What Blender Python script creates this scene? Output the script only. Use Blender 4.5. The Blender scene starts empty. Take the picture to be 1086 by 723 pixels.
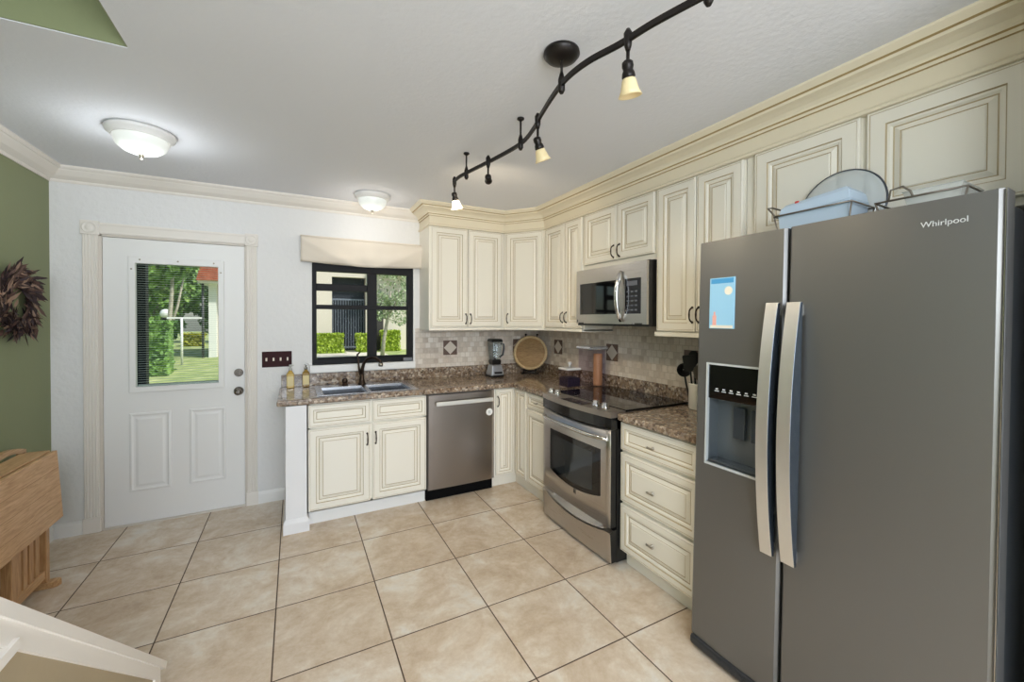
import bpy, bmesh, math, random
from mathutils import Matrix, Vector
R = math.radians
SC = bpy.context.scene
COL = SC.collection

# ------------------------------------------------------------------ camera
cam_d = bpy.data.cameras.new('camera'); cam = bpy.data.objects.new('camera', cam_d); COL.objects.link(cam)
YAW, PITCH, ROLL, FPX = 0.4842, -0.0109, 0.0029, 437.9
_f = Vector((math.sin(YAW)*math.cos(PITCH), math.cos(YAW)*math.cos(PITCH), math.sin(PITCH)))
_r0 = Vector((math.cos(YAW), -math.sin(YAW), 0)); _u0 = _r0.cross(_f)
_r = _r0*math.cos(ROLL) + _u0*math.sin(ROLL); _u = _u0*math.cos(ROLL) - _r0*math.sin(ROLL)
cam.matrix_world = Matrix(((_r.x, _u.x, -_f.x, 1.3328), (_r.y, _u.y, -_f.y, -3.8397), (_r.z, _u.z, -_f.z, 1.4679), (0, 0, 0, 1)))
cam_d.sensor_width = 36; cam_d.lens = FPX/1086*36; cam_d.shift_y = -17.6/1086; cam_d.clip_start = .05
SC.camera = cam

# ------------------------------------------------------------------ view, sky, sun, large lights
SC.view_settings.view_transform = 'Standard'; SC.view_settings.look = 'None'
SC.view_settings.gamma = 1; SC.view_settings.use_curve_mapping = False
SC.view_settings.exposure = 0.55
w = bpy.data.worlds.new('sky'); SC.world = w; w.use_nodes = True
nt = w.node_tree; bg = nt.nodes['Background']
sky = nt.nodes.new('ShaderNodeTexSky'); sky.sky_type = 'NISHITA'; sky.sun_disc = False
sky.sun_elevation = R(50); sky.sun_rotation = R(120); sky.air_density = 1.0; sky.dust_density = 1.5
nt.links.new(sky.outputs[0], bg.inputs[0]); bg.inputs[1].default_value = 0.12

def lamp(name, kind, loc, energy, color=(1, 1, 1), target=None, **kw):
    d = bpy.data.lights.new(name, kind); d.energy = energy; d.color = color
    for k, v in kw.items(): setattr(d, k, v)
    o = bpy.data.objects.new(name, d); COL.objects.link(o); o.location = loc
    if target is not None:
        o.rotation_euler = (Vector(target)-Vector(loc)).to_track_quat('-Z', 'Y').to_euler()
    return o
lamp('sun', 'SUN', (8, -4, 12), 3.0, (1, .95, .88), (1, 3, 0), angle=R(1.5))
# added soft area fill behind the camera; its source is unseen
lamp('rear_fill', 'AREA', (1.5, -6.85, 1.35), 90, (.82, .91, 1), (1.6, 0, 1.3), shape='RECTANGLE', size=3.2, size_y=2.2)
# added point fill behind the camera, with no fixture modelled
lamp('behind_camera_fill', 'POINT', (1.25, -4.9, 1.95), 64, (.87, .935, 1), shadow_soft_size=.35)

lamp('stairwell_fill', 'AREA', (.35, -3.3, 4.7), 5, (1, .98, .95), (.35, -2.9, 2), shape='DISK', size=.6)  # added fill that brightens the green stairwell walls; no fixture there

# ------------------------------------------------------------------ materials
def lin(c):
    return tuple((x/255/12.92 if x/255 <= .04045 else ((x/255+.055)/1.055)**2.4) for x in c)
def mat(name, rgb, rough=.5, metal=0, **kw):
    m = bpy.data.materials.new(name); m.use_nodes = True
    b = m.node_tree.nodes['Principled BSDF']
    b.inputs['Base Color'].default_value = (*lin(rgb), 1); b.inputs['Roughness'].default_value = rough; b.inputs['Metallic'].default_value = metal
    for k, v in kw.items():
        b.inputs[k].default_value = v
    return m
def nodes(m): return m.node_tree.nodes, m.node_tree.links, m.node_tree.nodes['Principled BSDF']
def ramp(N, stops, interp='LINEAR'):
    r = N.new('ShaderNodeValToRGB'); r.color_ramp.interpolation = interp
    e = r.color_ramp.elements
    while len(e) < len(stops): e.new(.5)
    for i, (p, c) in enumerate(stops): e[i].position = p; e[i].color = (*lin(c), 1)
    return r
def noise(N, L, scale, detail=4, dist=0, rough=.55, vec=None):
    n = N.new('ShaderNodeTexNoise'); n.inputs['Scale'].default_value = scale; n.inputs['Detail'].default_value = detail
    n.inputs['Distortion'].default_value = dist; n.inputs['Roughness'].default_value = rough
    if vec is None:
        t = N.new('ShaderNodeTexCoord'); vec = t.outputs['Object']
    L.new(vec, n.inputs['Vector']); return n
def bump(m, scale, strength, detail=3, dist=.01):
    N, L, b = nodes(m); n = noise(N, L, scale, detail); bp = N.new('ShaderNodeBump')
    bp.inputs['Strength'].default_value = strength; bp.inputs['Distance'].default_value = dist
    L.new(n.outputs['Fac'], bp.inputs['Height']); L.new(bp.outputs[0], b.inputs['Normal']); return m
def mottled(name, stops, scale, rough=.5, detail=5, dist=0, metal=0, stretch=None, **kw):
    m = mat(name, (128, 128, 128), rough, metal, **kw); N, L, b = nodes(m)
    vec = None
    if stretch:
        t = N.new('ShaderNodeTexCoord'); mp = N.new('ShaderNodeMapping'); mp.inputs['Scale'].default_value = stretch
        L.new(t.outputs['Object'], mp.inputs['Vector']); vec = mp.outputs[0]
    n = noise(N, L, scale, detail, dist, vec=vec); r = ramp(N, stops); L.new(n.outputs['Fac'], r.inputs[0]); L.new(r.outputs[0], b.inputs['Base Color'])
    return m
def mixrgb(N, L, a, b, fac, mode='MIX'):
    x = N.new('ShaderNodeMix'); x.data_type = 'RGBA'; x.blend_type = mode
    for s, v in ((x.inputs[6], a), (x.inputs[7], b), (x.inputs[0], fac)):
        if hasattr(v, 'is_linked'): L.new(v, s)
        elif isinstance(v, tuple): s.default_value = (*lin(v), 1)
        else: s.default_value = v
    return x.outputs[2]

def glass(name, tint=(255, 255, 255), gloss=.1, rough=.02):
    m = bpy.data.materials.new(name); m.use_nodes = True; N = m.node_tree.nodes; L = m.node_tree.links
    N.remove(N['Principled BSDF']); out = N['Material Output']
    t = N.new('ShaderNodeBsdfTransparent'); t.inputs[0].default_value = (*lin(tint), 1)
    g = N.new('ShaderNodeBsdfGlossy'); g.inputs['Roughness'].default_value = rough
    fr = N.new('ShaderNodeLayerWeight'); fr.inputs['Blend'].default_value = gloss
    x = N.new('ShaderNodeMixShader'); L.new(fr.outputs['Fresnel'], x.inputs[0]); L.new(t.outputs[0], x.inputs[1]); L.new(g.outputs[0], x.inputs[2]); L.new(x.outputs[0], out.inputs[0])
    return m
def emit(name, rgb, strength, base=(240, 240, 235)):
    m = mat(name, base, .3); b = nodes(m)[2]
    b.inputs['Emission Color'].default_value = (*lin(rgb), 1); b.inputs['Emission Strength'].default_value = strength
    return m

TS, TX, TY = .4803, .284, -.4844
def floor_mat():
    m = mat('floor_tile', (200, 180, 155), .24); N, L, b = nodes(m)
    t = N.new('ShaderNodeTexCoord'); mp = N.new('ShaderNodeMapping'); mp.inputs['Location'].default_value = (-TX+20*TS, -TY+40*TS, 0); L.new(t.outputs['Object'], mp.inputs[0])
    br = N.new('ShaderNodeTexBrick'); br.offset = 0; br.squash = 1
    for k, v in (('Scale', 1), ('Mortar Size', .0032), ('Mortar Smooth', .1), ('Bias', 0), ('Brick Width', TS), ('Row Height', TS)): br.inputs[k].default_value = v
    br.inputs['Color1'].default_value = (0, 0, 0, 1); br.inputs['Color2'].default_value = (1, 1, 1, 1); br.inputs['Mortar'].default_value = (.5, .5, .5, 1)
    L.new(mp.outputs[0], br.inputs['Vector'])
    # every tile its own piece of the marbling
    add = N.new('ShaderNodeVectorMath'); add.operation = 'ADD'; sc = N.new('ShaderNodeVectorMath'); sc.operation = 'SCALE'; sc.inputs['Scale'].default_value = 7
    L.new(br.outputs['Color'], sc.inputs[0]); L.new(mp.outputs[0], add.inputs[0]); L.new(sc.outputs[0], add.inputs[1])
    n1 = noise(N, L, 3.6, 12, .35, .70, add.outputs[0]); n2 = noise(N, L, 22, 8, .3, .75, add.outputs[0])
    r1 = ramp(N, [(.3, (180, 155, 129)), (.44, (204, 183, 158)), (.53, (217, 200, 179)), (.60, (228, 218, 203)), (.70, (232, 230, 225))]); L.new(n1.outputs['Fac'], r1.inputs[0])
    r2 = ramp(N, [(.3, (180, 156, 130)), (.7, (230, 219, 203))]); L.new(n2.outputs['Fac'], r2.inputs[0])
    c = mixrgb(N, L, r1.outputs[0], r2.outputs[0], .3)
    c = mixrgb(N, L, c, (84, 66, 52), br.outputs['Fac']); L.new(c, b.inputs['Base Color'])
    mr = N.new('ShaderNodeMapRange'); mr.inputs[3].default_value = .26; mr.inputs[4].default_value = .8; L.new(br.outputs['Fac'], mr.inputs[0]); L.new(mr.outputs[0], b.inputs['Roughness'])
    bp = N.new('ShaderNodeBump'); bp.invert = True; bp.inputs['Distance'].default_value = .002; bp.inputs['Strength'].default_value = .6
    L.new(br.outputs['Fac'], bp.inputs['Height']); L.new(bp.outputs[0], b.inputs['Normal'])
    return m
def mosaic_mat(name, axis):
    m = mat(name, (200, 185, 165), .45); N, L, b = nodes(m)
    t = N.new('ShaderNodeTexCoord'); s = N.new('ShaderNodeSeparateXYZ'); c = N.new('ShaderNodeCombineXYZ')
    L.new(t.outputs['Object'], s.inputs[0]); L.new(s.outputs[axis], c.inputs[0]); L.new(s.outputs[2], c.inputs[1])
    def brick(wd, off):
        br = N.new('ShaderNodeTexBrick'); br.offset = off; br.squash = 1
        for k, v in (('Scale', 1), ('Mortar Size', .0022), ('Mortar Smooth', .2), ('Bias', 0), ('Brick Width', wd), ('Row Height', .05)): br.inputs[k].default_value = v
        br.inputs['Color1'].default_value = (0, 0, 0, 1); br.inputs['Color2'].default_value = (1, 1, 1, 1); br.inputs['Mortar'].default_value = (.5, .5, .5, 1)
        L.new(c.outputs[0], br.inputs['Vector']); return br
    br = brick(.05, .5)
    r = ramp(N, [(.0, (170, 154, 140)), (.25, (224, 215, 204)), (.5, (204, 190, 176)), (.75, (232, 226, 218)), (1, (190, 176, 164))]); L.new(br.outputs['Color'], r.inputs[0])
    n = noise(N, L, 60, 4); r2 = ramp(N, [(.3, (190, 176, 160)), (.7, (226, 218, 208))]); L.new(n.outputs['Fac'], r2.inputs[0])
    o = mixrgb(N, L, r.outputs[0], r2.outputs[0], .3); o = mixrgb(N, L, o, (196, 186, 172), br.outputs['Fac']); L.new(o, b.inputs['Base Color'])
    bp = N.new('ShaderNodeBump'); bp.invert = True; bp.inputs['Distance'].default_value = .002; L.new(br.outputs['Fac'], bp.inputs['Height']); L.new(bp.outputs[0], b.inputs['Normal'])
    return m
def granite_mat():
    m = mat('granite', (120, 100, 85), .12); N, L, b = nodes(m)
    n = noise(N, L, 20, 7, 1.2, .7); r = ramp(N, [(.34, (40, 32, 30)), (.43, (104, 84, 68)), (.5, (160, 136, 112)), (.55, (92, 78, 70)), (.62, (206, 188, 164)), (.75, (236, 226, 210))]); L.new(n.outputs['Fac'], r.inputs[0])
    v = N.new('ShaderNodeTexVoronoi'); v.inputs['Scale'].default_value = 58; t = N.new('ShaderNodeTexCoord'); L.new(t.outputs['Object'], v.inputs['Vector'])
    s = N.new('ShaderNodeSeparateColor'); L.new(v.outputs['Color'], s.inputs[0])
    r2 = ramp(N, [(0, (34, 28, 28)), (.25, (98, 80, 66)), (.5, (164, 142, 118)), (.75, (122, 114, 110)), (1, (228, 214, 194))]); L.new(s.outputs[0], r2.inputs[0])
    c = mixrgb(N, L, r.outputs[0], r2.outputs[0], .55); L.new(c, b.inputs['Base Color'])
    return m
def wood(name, a, b_, c_, stretch, rough=.4):
    return mottled(name, [(.3, a), (.5, b_), (.7, c_)], 6, rough, 6, 1.2, stretch=stretch)
def brushed(name, rgb, rough, stretch, amount=.06, metal=1):
    m = mat(name, rgb, rough, metal); N, L, b = nodes(m)
    t = N.new('ShaderNodeTexCoord'); mp = N.new('ShaderNodeMapping'); mp.inputs['Scale'].default_value = stretch
    L.new(t.outputs['Object'], mp.inputs['Vector']); n = noise(N, L, 1, 3, 0, .6, mp.outputs[0])
    mr = N.new('ShaderNodeMapRange'); mr.inputs[3].default_value = rough-amount; mr.inputs[4].default_value = rough+amount
    L.new(n.outputs['Fac'], mr.inputs[0]); L.new(mr.outputs[0], b.inputs['Roughness']); return m

wall_white = bump(mat('white_wall_paint', (226, 225, 224), .55), 26, .35, 4, .012)
wall_green = bump(mat('green_wall_paint', (134, 141, 104), .6), 60, .12, 3, .006)
ceiling_m = bump(mat('ceiling_paint', (226, 228, 234), .8), 45, .25, 3, .006)
trim_m = mat('white_trim_paint', (234, 233, 231), .4)
warm_trim = mat('cream_trim_paint', (231, 225, 217), .45)
tan_m = bump(mat('tan_wall_paint', (168, 152, 124), .6), 60, .1, 3, .005)
floor_m = floor_mat(); mosaic_x = mosaic_mat('travertine_mosaic_back', 0); mosaic_y = mosaic_mat('travertine_mosaic_side', 1); granite = granite_mat()
cream = mat('cream_cabinet_paint', (234, 229, 217), .4); glaze = mat('brown_glaze_line', (180, 163, 132), .5)
cream_lamplit = mat('cream_crown_warm_light', (229, 219, 196), .42)  # cabinet cream with the yellow of the warm track light put into the colour
steel = brushed('stainless_steel', (188, 184, 180), .28, (3, 3, 300), .02); steel_v = brushed('stainless_steel_vertical_grain', (146, 138, 132), .30, (300, 300, 2), .02)
slate = brushed('dark_stainless_steel', (124, 123, 122), .40, (300, 300, 2), .015, .75)
slate_side = mat('grey_fridge_side', (66, 70, 76), .4, .3)
bright = mat('bright_brushed_metal', (205, 203, 198), .24, 1); chrome = mat('chrome', (215, 215, 215), .1, 1); nickel = mat('satin_nickel', (172, 165, 152), .28, 1)
bronze = mat('dark_bronze', (62, 50, 42), .35, .8); black = mat('black_plastic', (18, 18, 19), .35); black_gloss = mat('black_glass', (10, 10, 12), .05)
black_metal = mat('black_brown_metal', (34, 29, 27), .4, .5); dark_frame = mat('dark_window_frame', (13, 13, 17), .55, 0, **{'Specular IOR Level': .25})
white_pl = mat('white_plastic', (238, 238, 236), .35); ceramic = mat('white_ceramic', (235, 232, 224), .2)
clear = glass('clear_glass', (250, 252, 252), .08); pane_m = glass('window_glass', (246, 250, 248), .05); oven_glass = mat('oven_window_glass', (22, 24, 26), .06)
jar_clear = glass('clear_plastic', (248, 246, 250), .10, .05); blue_clear = glass('bluish_clear_plastic', (196, 218, 234), .25, .1)
oak = wood('oak_wood', (178, 134, 90), (200, 158, 112), (216, 178, 132), (14, 1.2, 14)); oak_v = wood('oak_wood_upright', (170, 124, 80), (192, 148, 102), (208, 168, 122), (14, 14, 1.2))
tray_wood = wood('brown_tray_wood', (120, 92, 56), (146, 114, 72), (166, 134, 90), (3, 3, 20)); rim_wood = wood('pale_tray_rim', (176, 150, 108), (196, 170, 128), (210, 186, 146), (9, 9, 9))
leaf_bright = mottled('bright_green_leaves', [(.3, (126, 150, 40)), (.55, (178, 198, 66)), (.75, (218, 226, 120))], 6, .6)
leaf_mid = mottled('mid_green_leaves', [(.3, (70, 104, 44)), (.55, (118, 156, 72)), (.75, (172, 198, 112))], 3, .6)
leaf_dark = mottled('dark_green_leaves', [(.3, (48, 72, 34)), (.55, (84, 116, 56)), (.75, (130, 162, 88))], 3, .6)
leaf_grey = mottled('grey_green_leaves', [(.3, (120, 138, 104)), (.55, (172, 186, 146)), (.75, (222, 228, 202))], 5, .6)
leaf_yellow = mottled('yellow_green_leaves', [(.3, (110, 124, 30)), (.55, (170, 170, 50)), (.75, (212, 204, 96))], 5, .6)
bark = mottled('bark', [(.3, (140, 132, 116)), (.6, (184, 176, 160)), (.8, (214, 208, 194))], 12, .8)
grass_m = mottled('lawn_grass', [(.3, (128, 146, 84)), (.5, (160, 172, 108)), (.7, (196, 198, 140))], 2.5, .9, 10)
stucco = bump(mat('pale_stucco', (226, 214, 202), .8), 30, .2); path_m = mottled('concrete_path', [(.3, (206, 196, 182)), (.7, (228, 220, 208))], 2, .8)
dark_screen = mat('dark_screen', (38, 42, 52), .6); roof_tile = mottled('red_roof_tile', [(.3, (150, 70, 50)), (.7, (198, 110, 84))], 5, .7)
white_out = mat('white_outdoor_paint', (236, 234, 230), .5)

# ------------------------------------------------------------------ mesh builder
class MB:
    def __init__(s, T=None): s.bm = bmesh.new(); s.T = T or Matrix(); s.smooth = set()
    def v(s, co): return s.bm.verts.new(s.T @ Vector(co))
    def f(s, vs, m=0, sm=False):
        try: f = s.bm.faces.new(vs)
        except ValueError: return None
        f.material_index = m; f.smooth = sm; return f
    def box(s, x0, x1, y0, y1, z0, z1, m=0, bev=0, seg=2):
        V = [s.v((x, y, z)) for x in (x0, x1) for y in (y0, y1) for z in (z0, z1)]
        F = [s.f([V[i] for i in q], m) for q in ((0, 1, 3, 2), (4, 6, 7, 5), (0, 4, 5, 1), (2, 3, 7, 6), (0, 2, 6, 4), (1, 5, 7, 3))]
        if bev:
            E = list({e for f in F for e in f.edges})
            r = bmesh.ops.bevel(s.bm, geom=E, offset=bev, segments=seg, profile=.5, affect='EDGES')
            for f in r['faces']: f.material_index = m
        return s
    def prism(s, poly, a0, a1, axis='z', m=0, sm=False):
        def p(q, a):
            return {'z': (q[0], q[1], a), 'x': (a, q[0], q[1]), 'y': (q[0], a, q[1])}[axis]
        A = [s.v(p(q, a0)) for q in poly]; B = [s.v(p(q, a1)) for q in poly]; n = len(poly)
        s.f(A, m); s.f(B[::-1], m)
        for i in range(n): s.f([A[i], A[(i+1) % n], B[(i+1) % n], B[i]], m, sm)
        return s
    def tube(s, pts, r, m=0, seg=10, closed=False, cap=True):
        P = [Vector(p) for p in pts]; n = len(P); rr = r if isinstance(r, (list, tuple)) else [r]*n
        rings = []; up = None
        for i in range(n):
            if closed: t = (P[(i+1) % n]-P[i-1]).normalized()
            else: t = (P[min(i+1, n-1)]-P[max(i-1, 0)]).normalized()
            if up is None:
                up = Vector((0, 0, 1)) if abs(t.z) < .9 else Vector((1, 0, 0))
            x = t.cross(up)
            if x.length < 1e-6: x = t.orthogonal()
            x.normalize(); up = x.cross(t).normalized()
            rings.append([s.v(P[i]+(x*math.cos(a)+up*math.sin(a))*rr[i]) for a in [2*math.pi*k/seg for k in range(seg)]])
        for i in range(n if closed else n-1):
            A, B = rings[i], rings[(i+1) % n]
            for k in range(seg): s.f([A[k], A[(k+1) % seg], B[(k+1) % seg], B[k]], m, True)
        if cap and not closed: s.f(rings[0][::-1], m); s.f(rings[-1], m)
        return s
    def lathe(s, c, prof, m=0, seg=24, axis=(0, 0, 1), sm=True, close=True):
        c = Vector(c); ax = Vector(axis).normalized(); x = ax.orthogonal().normalized(); y = ax.cross(x)
        rings = []
        for r, h in prof:
            rings.append([s.v(c+ax*h+(x*math.cos(a)+y*math.sin(a))*max(r, .0004)) for a in [2*math.pi*k/seg for k in range(seg)]])
        for A, B in zip(rings, rings[1:]):
            for k in range(seg): s.f([A[k], A[(k+1) % seg], B[(k+1) % seg], B[k]], m, sm)
        if close: s.f(rings[0][::-1], m); s.f(rings[-1], m)
        return s
    def grid(s, A, B, c0, c1, m=0, skip=lambda i, j: False, order='abc'):
        """solid plate over the cells of A x B from depth c0 to c1 (c1 may be a function), leaving holes where skip"""
        fn = c1 if callable(c1) else (lambda a, b: c1)
        cache = {}
        def g(i, j, k):
            if (i, j, k) not in cache:
                a, b = A[i], B[j]; c = fn(a, b) if k else c0
                cache[(i, j, k)] = s.v({'abc': (a, b, c), 'acb': (a, c, b), 'cab': (c, a, b)}[order])
            return cache[(i, j, k)]
        nA, nB = len(A)-1, len(B)-1
        on = lambda i, j: 0 <= i < nA and 0 <= j < nB and not skip(i, j)
        for i in range(nA):
            for j in range(nB):
                if not on(i, j): continue
                for k in (0, 1): s.f([g(i, j, k), g(i+1, j, k), g(i+1, j+1, k), g(i, j+1, k)], m)
                if not on(i-1, j): s.f([g(i, j, 0), g(i, j+1, 0), g(i, j+1, 1), g(i, j, 1)], m)
                if not on(i+1, j): s.f([g(i+1, j, 0), g(i+1, j+1, 0), g(i+1, j+1, 1), g(i+1, j, 1)], m)
                if not on(i, j-1): s.f([g(i, j, 0), g(i+1, j, 0), g(i+1, j, 1), g(i, j, 1)], m)
                if not on(i, j+1): s.f([g(i, j+1, 0), g(i+1, j+1, 0), g(i+1, j+1, 1), g(i, j+1, 1)], m)
        return s
    def panel(s, a0, a1, b0, b1, fw=.05, base=0.0):
        """raised panel front with glazed grooves: material 0 paint, 1 glaze"""
        rg = [(0, 0, 0), (0, .0165, 0), (.0045, .021, 0), (.010, .021, 0), (.0120, .0195, 1), (.0140, .021, 0), (fw, .021, 0), (fw+.004, .0155, 1), (fw+.012, .0145, 0), (fw+.019, .0075, 0), (fw+.0235, .006, 1), (fw+.042, .0150, 0), (fw+.0455, .0135, 1), (fw+.049, .0165, 0)]
        lim = min(a1-a0, b1-b0)/2-.006
        rings = []; mm = []
        for i, (d, c, m) in enumerate(rg):
            if d > lim: break
            rings.append([s.v((x, y, base+c)) for x, y in ((a0+d, b0+d), (a1-d, b0+d), (a1-d, b1-d), (a0+d, b1-d))]); mm.append(m)
        s.f(rings[0], 0)
        for i in range(1, len(rings)):
            A, B = rings[i-1], rings[i]
            for k in range(4): s.f([A[k], A[(k+1) % 4], B[(k+1) % 4], B[k]], 1 if mm[i] or mm[i-1] and rg[i-1][0] < .02 and False else mm[i])
        s.f(rings[-1], 0)
        return s
    def sweep(s, path, prof, m=0, sm=False):
        """profile (out, z) carried along a plan polyline with mitred corners; out is to the right of travel"""
        n = len(path); rings = []
        for i in range(n):
            p = Vector(path[i]); dirs = []
            if i > 0: dirs.append((p-Vector(path[i-1])).normalized())
            if i < n-1: dirs.append((Vector(path[i+1])-p).normalized())
            ns = [Vector((d.y, -d.x)) for d in dirs]
            nn = sum(ns, Vector((0, 0))).normalized(); k = 1/max(.3, nn.dot(ns[0]))
            rings.append([s.v((p.x+nn.x*o*k, p.y+nn.y*o*k, z)) for o, z in prof])
        for A, B in zip(rings, rings[1:]):
            for k in range(len(prof)): s.f([A[k], A[(k+1) % len(prof)], B[(k+1) % len(prof)], B[k]], m, sm)
        s.f(rings[0]); s.f(rings[-1][::-1])
        return s
    def build(s, name, mats, parent=None, bevel=0, loc=None, **props):
        if not isinstance(mats, (list, tuple)): mats = [mats]
        org = Vector(loc) if loc is not None else (Vector(parent['_o']) if parent is not None else Vector((0, 0, 0)))
        bmesh.ops.recalc_face_normals(s.bm, faces=s.bm.faces[:])
        bmesh.ops.translate(s.bm, verts=s.bm.verts[:], vec=-org)
        me = bpy.data.meshes.new(name); s.bm.to_mesh(me); s.bm.free()
        for m in mats: me.materials.append(m)
        o = bpy.data.objects.new(name, me); COL.objects.link(o)
        if parent is not None: o.parent = parent; o['_o'] = parent['_o']
        else: o.location = org; o['_o'] = tuple(org)
        if bevel:
            b = o.modifiers.new('edge', 'BEVEL'); b.width = bevel; b.segments = 3; b.limit_method = 'ANGLE'; b.angle_limit = R(40)
        for k, v in props.items(): o[k] = v
        return o
def thing(name, loc, label, cat, group=None):
    o = bpy.data.objects.new(name, None); COL.objects.link(o); o.location = loc; o['_o'] = tuple(loc); o.empty_display_size = .1
    o['label'] = label; o['category'] = cat
    if group: o['group'] = group
    return o
def struct(name, mb, mats, parent=None, **kw):
    o = mb.build(name, mats, parent, **kw)
    if parent is None: o['kind'] = 'structure'
    return o
def facing(origin, u):
    u = Vector((*u, 0)).normalized(); up = Vector((0, 0, 1)); n = u.cross(up)
    return Matrix(((u.x, up.x, n.x, origin[0]), (u.y, up.y, n.y, origin[1]), (u.z, up.z, n.z, origin[2]), (0, 0, 0, 1)))
BACK = lambda y: facing((0, y, 0), (1, 0))            # local (x, z, towards the room)
SIDE = lambda x: facing((x, 0, 0), (0, -1))           # local (-y, z, towards the room)

W, H = 3.668, 2.471
# ------------------------------------------------------------------ room
struct('floor', MB().box(-.3, W+.2, -7.2, .15, -.12, 0), floor_m)
struct('wall_back', MB().grid([-.3, .155, .987, 1.46, 2.31, W+.2], [-.12, 0, 1.08, 1.945, 2.04, 4.9], 0, .15, 0, lambda i, j: (i == 1 and 1 <= j <= 3) or (i == 3 and j == 2), 'acb'), wall_white)
struct('wall_left', MB().box(-.3, -.1, -7.2, 0, -.12, 4.9), wall_green)
struct('wall_right', MB().box(W, W+.2, -7.2, 0, -.12, 4.9), wall_white)
struct('wall_rear', MB().grid([-.1, 0.0, 3.2, W], [0, 2.5, 4.9], -7.2, -7.0, 0, lambda i, j: i == 1 and j == 0, 'acb'), wall_white)
struct('wall_pantry', MB().box(3.0, W, -3.70, -3.58, 0, H), wall_white)
struct('ceiling', MB().grid([-.1, .789, W], [-7.0, -4.9, -1.81, 0], H, H+.10, 0, lambda i, j: i == 0 and j == 1), ceiling_m)
struct('wall_stairwell', MB().grid([-.1, .789, .889], [-4.9, -1.81, -1.71], H+.10, 4.9, 0, lambda i, j: i == 0 and j == 0), wall_green)
struct('wall_stairwell_rim', MB().box(-.1, .789, -1.816, -1.8105, H+.003, H+.12).box(.7835, .7885, -4.9, -1.816, H+.003, H+.12), wall_green)
struct('ceiling_upper', MB().box(-.3, W+.2, -7.2, .15, 4.9, 5.0), ceiling_m)
wp = [(0, 2.374), (.008, 2.374), (.012, 2.384), (.012, 2.392), (.022, 2.398), (.045, 2.412), (.070, 2.440), (.074, 2.448), (.082, 2.450), (.090, 2.460), (.090, H), (0, H)]
struct('trim_1', MB().sweep([(-.1, -1.80), (-.1, 0), (2.371, 0)], wp), warm_trim)
bb = [(0, 0), (.014, 0), (.014, .075), (.010, .085), (.004, .092), (0, .095)]
struct('baseboard_back', MB().sweep([(-.1, -1.75), (-.1, 0), (.052, 0)], bb).sweep([(1.072, 0), (1.275, 0)], bb), trim_m)

# ------------------------------------------------------------------ entry door
d1 = thing('door_1', (.571, 0, 0), 'white entry door with a tall blinds-between-glass lite and two raised panels below', 'door'); d1['kind'] = 'structure'
A = [.1593, .30, .849, .9829]; B = [.012, .947, 1.908, 2.034]
m = MB().grid(A, B, .05, .004, 0, lambda i, j: i == 1 and j == 1, 'acb')
m.T = BACK(.004)
for a0, a1 in ((.292, .528), (.634, .862)):
    rg = [(0, -.001), (.004, .006), (.014, .008), (.024, .002), (.034, .001), (.05, .005), (.056, .005)]
    rings = [[m.v((x, y, c)) for x, y in ((a0+d, .235+d), (a1-d, .235+d), (a1-d, .798-d), (a0+d, .798-d))] for d, c in rg]
    for P, Q in zip(rings, rings[1:]):
        for k in range(4): m.f([P[k], P[(k+1) % 4], Q[(k+1) % 4], Q[k]])
    m.f(rings[-1])
m.build('door_panel', trim_m, d1)
m = MB(BACK(0)).grid([.296, .333, .816, .853], [.943, .982, 1.862, 1.912], -.03, .014, 0, lambda i, j: i == 1 and j == 1)
lf = m.build('lite_frame', trim_m, d1, bevel=.004)
m = MB(BACK(0))
for x in (.36, .575, .79): m.lathe((x, 1.888, .0135), [(.006, 0), (.006, .002), (.003, .003)], axis=(0, 0, 1), seg=10)
for x in (.314, .834): m.lathe((x, 1.82, .0135), [(.006, 0), (.006, .002), (.003, .003)], seg=10)
m.build('screw', nickel, lf)
MB().box(.333, .816, .012, .016, .982, 1.862).build('pane', pane_m, d1)
m = MB(); z = .995
while z < 1.855:
    m.box(.337, .812, .022, .034, z, z+.0014); z += .0165
m.box(.337, .812, .020, .036, .983, .992)
m.build('blind_slats', mat('grey_white_slats', (196, 200, 196), .5), d1)
for z, rr, nm in ((1.051, .031, 'deadbolt'), (.908, .033, 'door_knob')):
    m = MB(BACK(.004)).lathe((.944, z, 0), [(rr, 0), (rr, .006), (rr*.85, .012)], axis=(0, 0, 1))
    if nm == 'door_knob': m.lathe((.944, z, .012), [(.012, 0), (.012, .025), (.022, .032), (.027, .045), (.024, .056), (.012, .062)], axis=(0, 0, 1))
    else: m.lathe((.944, z, .012), [(.02, 0), (.02, .008), (.016, .012)], axis=(0, 0, 1)).box(.940, .948, z-.016, z+.016, .02, .034, bev=.002)
    m.build(nm, mat(nm+'_metal', (128, 122, 116), .25, .95), d1)
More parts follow.
